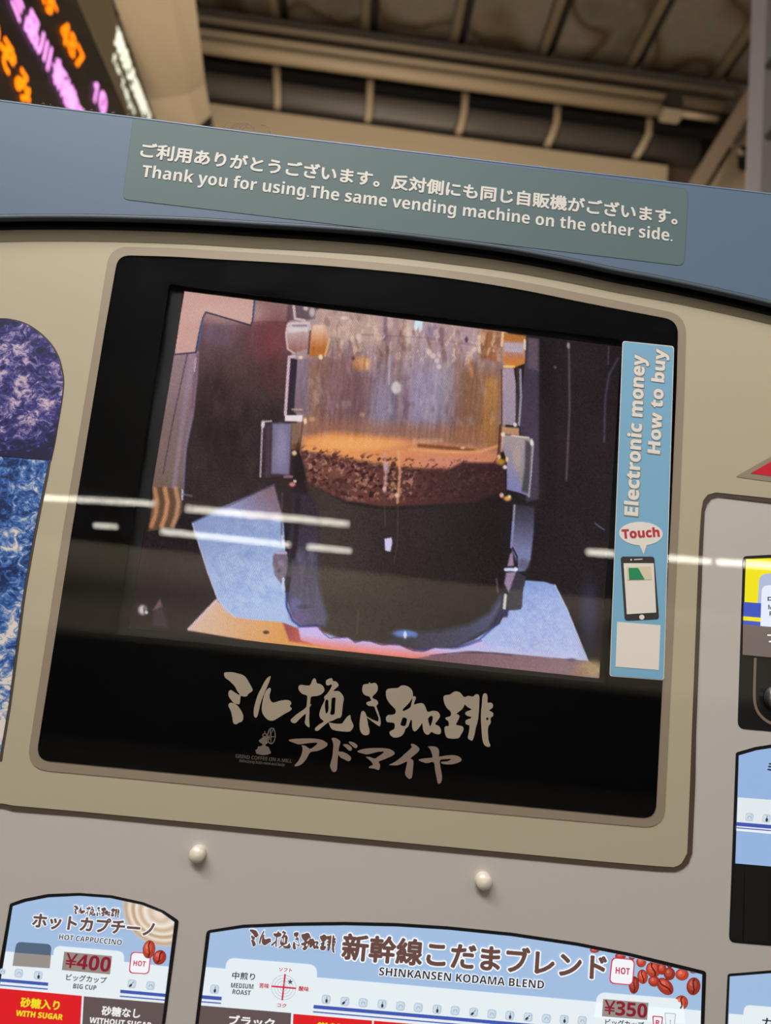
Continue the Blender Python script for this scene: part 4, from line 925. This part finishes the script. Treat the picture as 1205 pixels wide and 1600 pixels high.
inn(C2, 'price_display', [(942.8, 1561), (1013.6, 1567), (1011.4, 1593.8), (940.8, 1588)], 4, (150, 142, 136))
text('¥350', (944, 1584), (1010.6, 1590.6), 21.5, step(5), lit((138, 26, 50)), C2, .028)
text('ビッグカップ', (946, 1602), (1006, 1607), 9.6, step(5), lit((44, 40, 46)), C2, .02)
inn(C2, 'cup_mark', rnd([(1019.5, 1587), (1036.5, 1588.4), (1033.5, 1612), (1021.5, 1611)], 3), 4, (206, 44, 78)); inn(C2, 'cup_face', rnd([(1021.4, 1588.8), (1034.6, 1590), (1032, 1610.4), (1023, 1609.6)], 2), 4.5, (246, 248, 252))
text('R', (1024.6, 1601.6), (1031, 1602.2), 8, step(5.2), lit((196, 50, 84)), C2, .03)
inn(C2, 'cup_mark', rnd([(1038.5, 1582), (1056.8, 1583.6), (1053, 1614), (1041, 1613)], 3), 4, (178, 196, 210)); inn(C2, 'cup_face', rnd([(1040, 1583.6), (1055.2, 1585), (1051.6, 1612.6), (1042.4, 1611.8)], 2), 4.5, (238, 244, 248))
text('I', (1046.4, 1601.6), (1048.4, 1601.8), 8, step(5.2), lit((150, 170, 186)), C2, .01)
for n_, (x, y) in enumerate([(335.3, 1545.6), (509.8, 1561.5), (539, 1564.7), (567.6, 1566.8), (597, 1569), (626, 1571.8), (653.8, 1574.4), (683, 1577), (711.3, 1579), (740.2, 1581.6), (768.6, 1584.4), (796.8, 1586.8), (825.4, 1589.2), (854, 1591.6), (881.8, 1593), (910, 1594.8)]):
    window(C2, x, y, 4, [1, 1, 2, 0, 1, 0, 0, 1, 0, 2, 0, 1, 2, 0, 1, 0][n_])
for nm, a, b, wd in (('train_stripe', (300, 1556.5), (346.4, 1560.4), 5.5), ('thin_stripe', (300, 1564), (345.6, 1567.8), 1.8), ('train_stripe', (490, 1573), (905, 1609), 5.5), ('thin_stripe', (489.4, 1581), (905, 1617), 1.8)):
    in2(nm, band(a, b, wd), 5, STRIPE)
in2('brown_button', [(300, 1570), (455, 1583), (450, 1700), (290, 1700)], 5.5, BROWNB)
in2('red_button', [(458.5, 1584.2), (581.6, 1594.8), (577, 1700), (453, 1700)], 5.5, REDB)
in2('red_button', [(584.4, 1595), (905, 1622), (900, 1700), (579, 1700)], 5.5, REDB)
text('ブラック', (357.4, 1601), (427.8, 1606.6), 14, step(6.5), lit((240, 238, 238)), C2, .035)
text('微糖', (494, 1613), (534, 1616), 15, step(6.5), lit((240, 226, 40)), C2, .03)
text('甘味', (620, 1622), (664, 1626), 15, step(6.5), lit((240, 226, 40)), C2, .03)

# ---- card 3: upper right, yellow
o3 = rnd([(1161.5, 869), (1300, 862), (1300, 1151), (1153, 1138.2)], [6, 0, 0, 12])
C3 = slab('menu_card', o3, YC + .0002, M_BLACKG, VM, 0.0008); tag(C3, 'yellow and blue lit card with a black coin slot housing below, upper right')
i3 = [(1166, 873.5), (1300, 868), (1300, 1036), (1161, 1023)]
inn(C3, 'card_screen', i3, 1, (240, 226, 16))
inn(C3, 'card_tab_back', rnd([(1183, 963), (1187, 897), (1300, 890), (1300, 972)], [0, 12, 0, 0]), 2, (176, 186, 216))
inn(C3, 'blue_band', [(1162.6, 940.5), (1300, 951), (1300, 974), (1161.8, 963)], 2.5, (62, 84, 190))
inn(C3, 'yellow_line', [(1162, 963), (1300, 974), (1300, 981), (1161.8, 969.2)], 2.5, (240, 226, 16))
inn(C3, 'blue_band', [(1161.8, 969.2), (1300, 981), (1300, 988), (1161.5, 975.6)], 2.6, (62, 84, 190))
inn(C3, 'white_tab', rnd([(1188, 990), (1191, 915), (1300, 908), (1300, 990)], [0, 10, 0, 0]), 3, (228, 234, 250))
inn(C3, 'brown_button', [(1161.5, 975.6), (1300, 988), (1300, 1036), (1161, 1023)], 4, (112, 98, 94))
text('中', (1200, 942), (1212, 943), 11, step(5), lit((50, 50, 60)), C3, .02)
text('M', (1200.6, 952), (1207, 952.6), 7, step(5), lit((50, 50, 60)), C3, .02)
text('R', (1202.6, 962), (1209, 962.6), 7, step(5), lit((50, 50, 60)), C3, .02)
text('ブ', (1200, 1004), (1216, 1005), 14, step(5), lit((240, 240, 240)), C3, .03)
M_SLOT = mat('slot_line', (130, 112, 98), .5, .1, .3)
slab('slot_line', strokes(smooth_open([(1180.5, 1028), (1179.4, 1060), (1179, 1088), (1180.6, 1102), (1185, 1113), (1192, 1121.5), (1201, 1128), (1212, 1132), (1230, 1134)], 4), 4.2), step(1), M_SLOT, C3)
M_KNOB = mat('steel_knob', (150, 150, 150), .3, .9, 0)
kc = P(1212, 1091, 0); kr = (P(1212 + 19, 1091, 0) - kc).length
V = []; Fc = []; prof = [(kr, -.0008), (kr, -.006), (kr * .9, -.008), (kr * .86, -.0074), (kr * .5, -.0074), (.0001, -.0076)]; N = 36
for (rr, yy) in prof:
    for k in range(N): V.append((kc.x + rr * math.cos(2 * math.pi * k / N), yy, kc.z + rr * math.sin(2 * math.pi * k / N)))
for i in range(len(prof) - 1):
    for k in range(N): Fc.append((i * N + k, i * N + (k + 1) % N, (i + 1) * N + (k + 1) % N, (i + 1) * N + k))
Fc.append(tuple((len(prof) - 1) * N + k for k in range(N)))
put('coin_knob', V, Fc, M_KNOB, C3, True)

# ---- card 4: right middle
o4 = rnd([(1150.4, 1176), (1180.6, 1167.2), (1205, 1163.4), (1300, 1157), (1300, 1486), (1139.5, 1472)], [3, 0, 0, 0, 0, 10])
C4 = slab('menu_card', o4, YC + .0002, M_BLACKG, VM, 0.0008); tag(C4, 'pale blue lit card above a plain black panel, right edge')
inn(C4, 'card_screen', [(1155, 1180.5), (1182, 1172.6), (1205, 1169), (1300, 1163), (1300, 1362), (1149.5, 1349)], 1, (150, 180, 224))
inn(C4, 'white_band', [(1153.4, 1246), (1300, 1257), (1300, 1298), (1151.6, 1285)], 2, (226, 233, 238))
inn(C4, 'train_stripe', [(1151.8, 1284.5), (1300, 1297), (1300, 1303), (1151.4, 1290.5)], 3, STRIPE)
inn(C4, 'white_line', [(1151.4, 1290.5), (1300, 1303), (1300, 1312), (1151, 1298)], 3, (232, 238, 248))
inn(C4, 'thin_stripe', [(1151.3, 1292.6), (1300, 1305), (1300, 1306.6), (1151.3, 1294.2)], 4, STRIPE)
window(C4, 1171.4, 1276.5, 3, 0, .9); window(C4, 1198, 1278.6, 3, 1, .9)
text('ミ', (1200, 1206), (1214, 1207), 14, step(3), lit((60, 50, 52)), C4, .04)
M_PL = mat('smoked_panel', (18, 18, 22), .35, 0, 1)
slab('smoked_cover', [(1149.2, 1351), (1163, 1352), (1160, 1471), (1142, 1468), (1141, 1456)], step(1), M_PL, C4)
slab('smoked_cover', [(1164.6, 1352.4), (1202, 1355.6), (1200, 1475), (1162, 1471.5)], step(1), M_PL, C4)

# ---- card 5: right bottom
o5 = rnd([(1137.5, 1522), (1205, 1516.4), (1300, 1512), (1300, 1700), (1129, 1700)], [4, 0, 0, 0, 0])
C5 = slab('menu_card', o5, YC + .0002, M_BLACKG, VM, 0.0008); tag(C5, 'pale blue lit card cut off at the lower right corner')
inn(C5, 'card_screen', [(1141, 1526), (1205, 1521), (1300, 1517), (1300, 1700), (1134, 1700)], 1, (160, 188, 224))
inn(C5, 'card_lower', [(1139.6, 1584), (1300, 1598), (1300, 1700), (1134.6, 1700)], 2, LIGHT)
inn(C5, 'white_tab', rnd([(1158, 1640), (1163.5, 1570.5), (1300, 1581), (1300, 1640)], [0, 10, 0, 0]), 3, LIGHT)
text('カ', (1191, 1605), (1207, 1606.4), 15, step(4), lit((44, 44, 50)), C5, .02)

# ================================================================== station canopy beyond the machine
M_RIB2 = mat('rib_paint', (120, 104, 80), .7, 0, 0, 0, .2, 6)
M_RIB = mat('deck_rib', (58, 48, 38), .8, 0, 0, 0, .15, 4)
M_BEIGE = mat('beige_paint', (172, 154, 128), .6, 0, 0, 0, .05, 3)
M_PIPE = mat('pipe_paint', (170, 148, 118), .5, 0, 0, 0, .05, 5)
M_DUCT = mat('grey_duct', (98, 90, 82), .5, .2, 0, 0, .14, 5)
M_DARKB = mat('dark_steel', (40, 33, 27), .8, 0, 0, 0, .1, 5)
M_CREAM = mat('cream_wall', (188, 166, 136), .7, 0, 0, 0, .04, 2)
M_POST = mat('grey_post', (150, 142, 144), .5, .2, 0, 0, .04, 5)
M_POSTD = mat('grey_post_shaded', (118, 112, 112), .5, .2, 0, 0, .04, 5)  # darker copy of the post grey, with the face's shade in its colour
YB = 3.2
def deck_material():
    m = bpy.data.materials.new('stained_deck'); m.use_nodes = True; nt = m.node_tree; b = nt.nodes['Principled BSDF']; b.inputs['Roughness'].default_value = .8
    tc = nt.nodes.new('ShaderNodeTexCoord'); nz = nt.nodes.new('ShaderNodeTexNoise'); nz.inputs['Scale'].default_value = 1.9; nz.inputs['Detail'].default_value = 1.2
    n2 = nt.nodes.new('ShaderNodeTexNoise'); n2.inputs['Scale'].default_value = 22; n2.inputs['Detail'].default_value = 4
    cr = nt.nodes.new('ShaderNodeValToRGB'); e = cr.color_ramp.elements
    e[0].position = .30; e[0].color = lin((96, 84, 70)); e[1].position = .45; e[1].color = lin((128, 114, 94))
    for p_, c_ in ((.50, (88, 68, 44)), (.53, (118, 100, 74)), (.60, (142, 128, 108))):
        k = e.new(p_); k.color = lin(c_)
    mx = nt.nodes.new('ShaderNodeMix'); mx.data_type = 'RGBA'; mx.blend_type = 'MULTIPLY'; mx.inputs[0].default_value = .5
    nt.links.new(tc.outputs['Object'], nz.inputs['Vector']); nt.links.new(tc.outputs['Object'], n2.inputs['Vector'])
    nt.links.new(nz.outputs['Fac'], cr.inputs[0]); nt.links.new(cr.outputs[0], mx.inputs[6]); nt.links.new(n2.outputs['Color'], mx.inputs[7])
    nt.links.new(mx.outputs[2], b.inputs['Base Color'])
    return m
M_DECK = deck_material()
def zx(px, py, Y): p = P(px, py, Y); return p.x, p.z
# x-direction members: measured by height bands at picture column 800
def zband(y0, y1, Y, col=800): return P(col, y1, Y).z, P(col, y0, Y).z
xl, xr_ = P(150, 100, YB).x, P(1135, 150, YB).x

# ceiling: panels between ribs, all running away from the machine
zc = P(700, 78, YB + .12).z + 0.0
CE = empty('ceiling', (0, YB, zc)); tag(CE, kind='structure')
ribx = [R(px, py, zc - .03).x for px, py in ((300, 8), (434, 37), (571, 58), (708, 75), (849, 95), (993, 109), (1121, 134), (1262, 150))]
st = (ribx[-1] - ribx[0]) / (len(ribx) - 1)
ribx = [ribx[0] + st * k for k in range(-2, len(ribx) + 3)]
random.seed(3)
for i, x in enumerate(ribx):
    box('rib', x - .022, x + .022, 0.9, YB + .12, zc + .04, zc + .09, M_DARKB, CE)
    box('rib_flange', x - .07, x - .025, 0.9, YB + .12, zc - .025, zc + .05, M_RIB2, CE)
    if i < len(ribx) - 1:
        d = random.uniform(0, .012)
        box('panel', x + .026, x + st - .078, 0.9, YB + .08, zc + .0 + d, zc + .05 + d, M_DECK, CE)
        y0 = YB - .25 - random.uniform(0, .1)
# back strip that closes the deck end
z0, z1 = zband(78, 112, YB)
tag(box('trim_2', xl - 1.2, xr_ + .1, YB + .0, YB + .06, z0 - .02, zc - .06, M_DUCT), kind='structure')

def xtube(name, ya, yb, Y, m, x0, x1, label=None, cat=None, group=None, col=800):
    za, zb = zband(ya, yb, Y, col); r = (zb - za) / 2
    o = sweep(name, [(x0, Y, (za + zb) / 2), ((x0 + x1) / 2, Y, (za + zb) / 2), (x1, Y, (za + zb) / 2)], r, m, None, 16)
    if label: tag(o, label, cat, group)
    return o
xpe = P(1040, 160, YB - .15).x
xtube('conduit_pipe', 94, 104, YB - .05, M_PIPE, xl - .5, P(1140, 140, YB).x, 'thin beige pipe just under the stained ceiling panels', 'pipe')
xtube('conduit_pipe', 114, 129, YB - .15, M_PIPE, xl - .5, P(1128, 160, YB - .15).x, 'upper of the two thick beige pipes running side by side', 'pipe')
xtube('conduit_pipe', 130, 149, YB - .17, M_PIPE, xl - .5, P(1052, 160, YB - .15).x, 'lower of the two thick beige pipes, ending at the junction box', 'pipe')

# junction box at the right end of the pipes
jb = empty('junction_box', P(1055, 176, YB - .2)); tag(jb, 'small beige junction box with a black clamp at the pipe end', 'junction box')
def pbox(name, a, b, Y0, Y1, m, parent=None):
    p, q = P(*a, Y0), P(*b, Y0)
    return box(name, min(p.x, q.x), max(p.x, q.x), Y0, Y1, min(p.z, q.z), max(p.z, q.z), m, parent)
pbox('box_body', (1037, 168), (1066, 183), YB - .29, YB - .235, M_BEIGE, jb)
pbox('clamp', (1047, 140), (1067, 166), YB - .29, YB - .203, M_DARKB, jb)
sweep('stub_pipe', [P(1066, 178, YB - .28), P(1122, 186, YB - .28)], .017, M_PIPE, jb)

# grey round duct, dark beam behind it
zA, zB = zband(178, 224, YB - .02)
xde = P(1085, 240, YB).x
rr = (zB - zA) / 2
tag(sweep('round_duct', [(xl - .9, YB - .02 + rr * .3, (zA + zB) / 2), (0, YB - .02 + rr * .3, (zA + zB) / 2), (xde, YB - .02 + rr * .3, (zA + zB) / 2)], rr, M_DUCT, None, 28), 'long dull grey round duct crossing behind the bent hanger straps', 'duct')
z0, z1 = zband(120, 262, YB + .25)
tag(box('wall_beyond', xl - 2, xr_ + .2, YB + .3, YB + .4, z0 - 1.0, zc + .05, M_DARKB), kind='structure')

# hanger straps
hang = [((431, 96), (433, 130), (433, 174)), ((579, 116), (578, 150), (574, 195)), ((728, 136), (726, 172), (715, 214)), ((873, 152), (870, 192), (853, 232)), ((1017, 170), (1014, 210), (991, 250))]
names = ['leftmost beige hanger strap over the grey duct', 'second beige hanger strap from the left over the duct', 'middle beige hanger strap over the grey duct', 'fourth beige hanger strap from the left, bent outward', 'rightmost beige hanger strap, nearest the junction box']
for (a, b, c), nm in zip(hang, names):
    pts = [P(*a, YB - .12), P(*b, YB - rr - .02), P((b[0] + c[0]) / 2 + 1, (b[1] + c[1]) / 2, YB - rr - .02), P(*c, YB - .06)]
    o = sweep('pipe_hanger', pts, .020, M_PIPE, None, 10, .35)
    tag(o, nm, 'hanger', 'hanger straps over the grey duct')

# lower beige beam
z0, z1 = zband(226, 330, YB - .1)
tag(box('canopy_beam', P(200, 150, YB - .1).x, P(1044, 256, YB - .1).x, YB - .1, YB + .15, z0, z1, M_CREAM), 'wide cream painted beam right above the machine top', 'beam')
tag(pbox('dark_beam', (1044, 250), (1120, 420), YB + .0, YB + .2, mat('brown_beam', (92, 72, 52), .8)), 'dark brown beam end between cream beam and brace', 'beam')

def prism(name, A, YA, B, YB_, m, parent=None):
    V = [P(x, y, YA) for x, y in A] + [P(x, y, YB_) for x, y in B]; n = len(A)
    Fc = [tuple(range(n))[::-1], tuple(range(n, 2 * n))] + [(i, (i + 1) % n, n + (i + 1) % n, n + i) for i in range(n)]
    return put(name, V, Fc, m, parent)
# diagonal brace at the right: a square bar
def bar(name, p, q, wd, dp, m, parent=None):
    p, q = Vector(p), Vector(q); t = (q - p).normalized(); n = Vector((0, 1, 0)); s = t.cross(n).normalized(); n = s.cross(t).normalized()
    V = [a + s * (wd / 2 * i) + n * (dp / 2 * j) for a in (p, q) for i, j in ((-1, -1), (1, -1), (1, 1), (-1, 1))]
    return put(name, V, [(0, 1, 2, 3), (4, 7, 6, 5), (0, 4, 5, 1), (1, 5, 6, 2), (2, 6, 7, 3), (3, 7, 4, 0)], m, parent)
YR = YB - .45
bw = (P(1130, 200, YR) - P(1107, 187, YR)).length
tag(bar('diagonal_brace', P(1200, 108, YR), P(1070, 318, YR), bw * .85, .06, mat('brace_paint', (150, 128, 106), .6)), 'beige diagonal brace slanting down beside the grey post', 'brace')
dp = empty('drain_pipe', P(1110, 300, YR + .1)); tag(dp, 'thin pale pipe with a clamp, parallel to the diagonal brace', 'pipe')
sweep('pipe', [P(1176, 186, YR + .1), P(1098, 318, YR + .1)], .016, M_BEIGE, dp)
pc = P(1149, 231, YR + .1); sweep('clamp', [pc + Vector((-.045, 0, .03)), pc + Vector((.045, 0, -.03))], .012, M_PIPE, dp)
p0, p1 = P(1095, 175, YB + .1), P(1290, 420, YB + .1)
tag(prism('wall_right', [(1108, 297), (1176, 186), (1280, 186), (1280, 420), (1100, 420)], YB - .12, [(1108, 297), (1176, 186), (1280, 186), (1280, 420), (1100, 420)], YB - .02, M_CREAM), kind='structure')
# black loudspeaker
sp = empty('loudspeaker', P(1161, 248, YR + .2)); tag(sp, 'small black rounded loudspeaker between thin pipe and post', 'speaker')
sv = P(1162, 247, YR + .2)
prism('speaker_body', rnd([(1153, 228), (1172, 228), (1172, 268), (1153, 266)], 7), YR + .14, rnd([(1153, 228), (1172, 228), (1172, 268), (1153, 266)], 7), YR + .3, mat('black_plastic', (16, 14, 13), .6), sp)
pbox('speaker_bracket', (1166, 240), (1180, 252), YR + .18, YR + .24, M_POSTD, sp)

# grey steel post at the right border
YP = 1.5
po = empty('steel_post', (P(1190, 200, YP).x, YP, 0)); tag(po, 'tall grey steel post with bolts at the right border', 'post')
xa, xb, xc = P(1171, 200, YP).x, P(1192, 200, YP).x, P(1290, 200, YP + .01).x
box('post_flange', xa, xb, YP, YP + .012, 0.0, 4.2, M_POST, po)
box('post_web', xb, xc, YP + .004, YP + .03, 0.0, 4.2, M_POSTD, po)
for y in (104, 214):
    c = P(1201, y, YP + .004)
    sweep('bolt', [c, c + Vector((0, -.022, 0))], .013, M_DARKB, po, 6, smooth=False)

# ---- big beige box beam, upper left
YJ = 2.4
lb = empty('box_girder', P(245, 60, 1.6)); tag(lb, 'large beige box girder beside the departure board, upper left', 'girder')
A = [(163, -45), (259, -45), (299, -52), (220, -120)]; B = [(232, 157), (295, 147), (321, 132), (268, 100)]
prism('girder', A, 1.45, B, 2.25, M_BEIGE, lb)
prism('girder_end', [(232, 157), (295, 147), (321, 132), (268, 100)], 2.25, [(252, 205), (308, 200), (330, 180), (280, 150)], 2.42, M_BEIGE, lb)
prism('girder_foot', [(296, 150), (322, 135), (334, 200), (306, 215)], 2.44, [(296, 150), (322, 135), (334, 200), (306, 215)], 2.7, M_DARKB, lb)

# ---- hanging LED departure board, seen very obliquely
XB = -0.95
def q(px, py): return Q(px, py, XB)
DB = empty('departure_board', q(60, 60)); tag(DB, 'hanging black departure board with orange and pink LED writing', 'departure board')
M_LEDF = mat('board_black', (26, 20, 20), .5, 0, .1, 0, .1, 10)
M_HEAD = mat('board_frame', (96, 86, 66), .6, 0, 0, 0, .06, 5)
def quad_slab(name, pts, dx, m, x=XB):
    F = [Q(a, b, x) for a, b in pts]; ym = [p.y for p in F]
    V = F + [p + Vector((dx, 0, 0)) for p in F]
    return put(name, V, [(0, 1, 2, 3), (7, 6, 5, 4), (0, 4, 5, 1), (1, 5, 6, 2), (2, 6, 7, 3), (3, 7, 4, 0)], m, DB)
te0, te1 = q(115, 0), q(205, 175)
zt = (te0.z + te1.z) / 2
def bd(y0, y1, za, zb, name, m, x=XB, dx=-.25): return box(name, x + dx, x, y0, y1, za, zb, m, DB)
yn, yf = 0.35, q(232, 240).y
zhead = (q(170, 0).z + q(238, 170).z) / 2
bd(yn, yf, zt - 1.15, zt, 'led_panel', M_LEDF, XB - .004, -.22)
bd(yn, yf + .03, zt, zhead, 'header', M_HEAD)
bd(yn, yf + .03, zt - 1.22, zt - 1.15, 'lower_frame', M_HEAD)
bd(yf, yf + .03, zt - 1.15, zt, 'end_frame', M_HEAD)
M_HEADL = mat('header_print_glow', (226, 232, 214), .5, 0, 0, .95, 0)  # printed header letters, given a glow of their own
M_OR = mat('orange_led', (255, 128, 0), .5, 0, 0, 1.1, 0)
M_PK = mat('pink_led', (228, 150, 232), .5, 0, 0, 1.1, 0)
def boardchar(s, px, py, hpx, wpx, m, bold=.05):
    c = q(px, py); hz = (Q(px, py - hpx / 2, XB).z - Q(px, py + hpx / 2, XB).z)
    wy = Q(px + wpx * .24, py + wpx * .435, XB).y - Q(px - wpx * .24, py - wpx * .435, XB).y; x = XB + .002
    return text3('board_character', s, (x, c.y - wy / 2, c.z - hz / 2), (0, wy, 0), (0, 0, hz), m, DB, bold)
for s, x, y, h, wf, m in (('す', 78, 8, 44, 36, M_OR), ('4', 101, 50, 42, 21, M_OR), ('8', 112, 70, 40, 20, M_OR), ('7', 123, 91, 38, 20, M_OR), ('1', 148, 142, 38, 10, M_PK), ('0', 160, 160, 36, 19, M_PK),
                        ('ミ', 26, 8, 46, 30, M_PK), ('品', 50, 43, 48, 36, M_PK), ('川', 69, 78, 46, 34, M_PK), ('・', 82, 102, 12, 7, M_PK), ('新', 93, 122, 46, 34, M_PK), ('横', 108, 152, 44, 34, M_PK), ('浜', 122, 182, 42, 32, M_PK),
                        ('の', -14, 42, 54, 44, M_OR), ('ぞ', 10, 88, 54, 44, M_OR), ('み', 36, 135, 52, 42, M_OR), ('1', -10, -46, 50, 20, M_PK), ('ま', 62, -26, 48, 40, M_OR)):
    boardchar(s, x, y, h, wf, m)
for s, x, y, h in (('東', 186, 68, 38), ('京', 196, 94, 36), ('方', 206, 122, 34), ('面', 217, 150, 32), ('行', 228, 178, 30)):
    boardchar(s, x, y, h, 26, M_HEADL, .05)
for s, x, y, h in (('f', 178, 92, 18), ('o', 182, 103, 13), ('r', 186, 113, 13), ('T', 191, 130, 18), ('o', 195, 141, 13), ('k', 199, 151, 18), ('y', 203, 161, 16), ('o', 208, 171, 13)):
    boardchar(s, x, y, h, 9, M_HEADL, .03)
for yy in (0.7, yf - .25): sweep('suspension_rod', [(XB - .12, yy, zhead), (XB - .12, yy, zc + .02)], .018, M_HEAD, DB)

# ================================================================== lamps on the opposite side, reflected in the panel
YM = 6.0
M_TUBE = mat('lamp_tube', (255, 250, 232), .5, 0, 0, 21.0, 0)
M_HOUS = mat('lamp_housing', (40, 39, 38), .6)
def mir(px, py, ym): p = P(px, py, ym); return Vector((p.x, -ym, p.z))
rows = [((-160, 758), (52, 776.5), 8.5), ((64, 777.5), (241, 787), 8.0), ((292, 795), (545, 818.5), 9.5), ((918, 862.5), (1110, 877), 9.5), ((1122, 878), (1330, 893), 9.5), ((148, 821.2), (183, 823), 6.5), ((252, 830.5), (453, 851), 8.5), ((481, 854), (548, 860.5), 8.5)]
wh = ['hidden at the far left', 'left end over the screen edge', 'longest over the coffee picture', 'right of the screen picture', 'at the right picture border', 'shortest, left of the lower row', 'long one of the lower row', 'short one right of the long lower']
for n_, ((a, b, wd), lbl) in enumerate(zip(rows, wh)):
    YM = 6.0 if n_ < 5 else 5.5
    p, q_ = mir(*a, YM), mir(*b, YM); zz = (p.z + q_.z) / 2
    r = wd / 2 * (P(0, 800, YM) - P(1, 800, YM)).length
    e = empty('tube_lamp', ((p.x + q_.x) / 2, -YM, zz)); tag(e, 'white lamp tube mirrored in the machine front, ' + lbl, 'lamp', 'tube lamps mirrored in the panel')
    sweep('tube', [(min(p.x, q_.x), -YM, p.z if p.x < q_.x else q_.z), (max(p.x, q_.x), -YM, q_.z if p.x < q_.x else p.z)], r, M_TUBE, e, 14)
    box('housing', min(p.x, q_.x) + .01, max(p.x, q_.x) - .01, -YM - .04, -YM + .04, max(p.z, q_.z) + r * .6, max(p.z, q_.z) + r + .05, M_HOUS, e)
    for s_ in (-1, 1): box('hanger_rod', (p.x + q_.x) / 2 + s_ * abs(p.x - q_.x) * .3 - .004, (p.x + q_.x) / 2 + s_ * abs(p.x - q_.x) * .3 + .004, -YM - .004, -YM + .004, zz + r + .05, 4.6, M_HOUS, e)
tag(box('ceiling_opposite', -7, 7, -9, -4.5, 4.6, 4.8, mat('night_ceiling', (10, 10, 10), .9)), kind='structure')
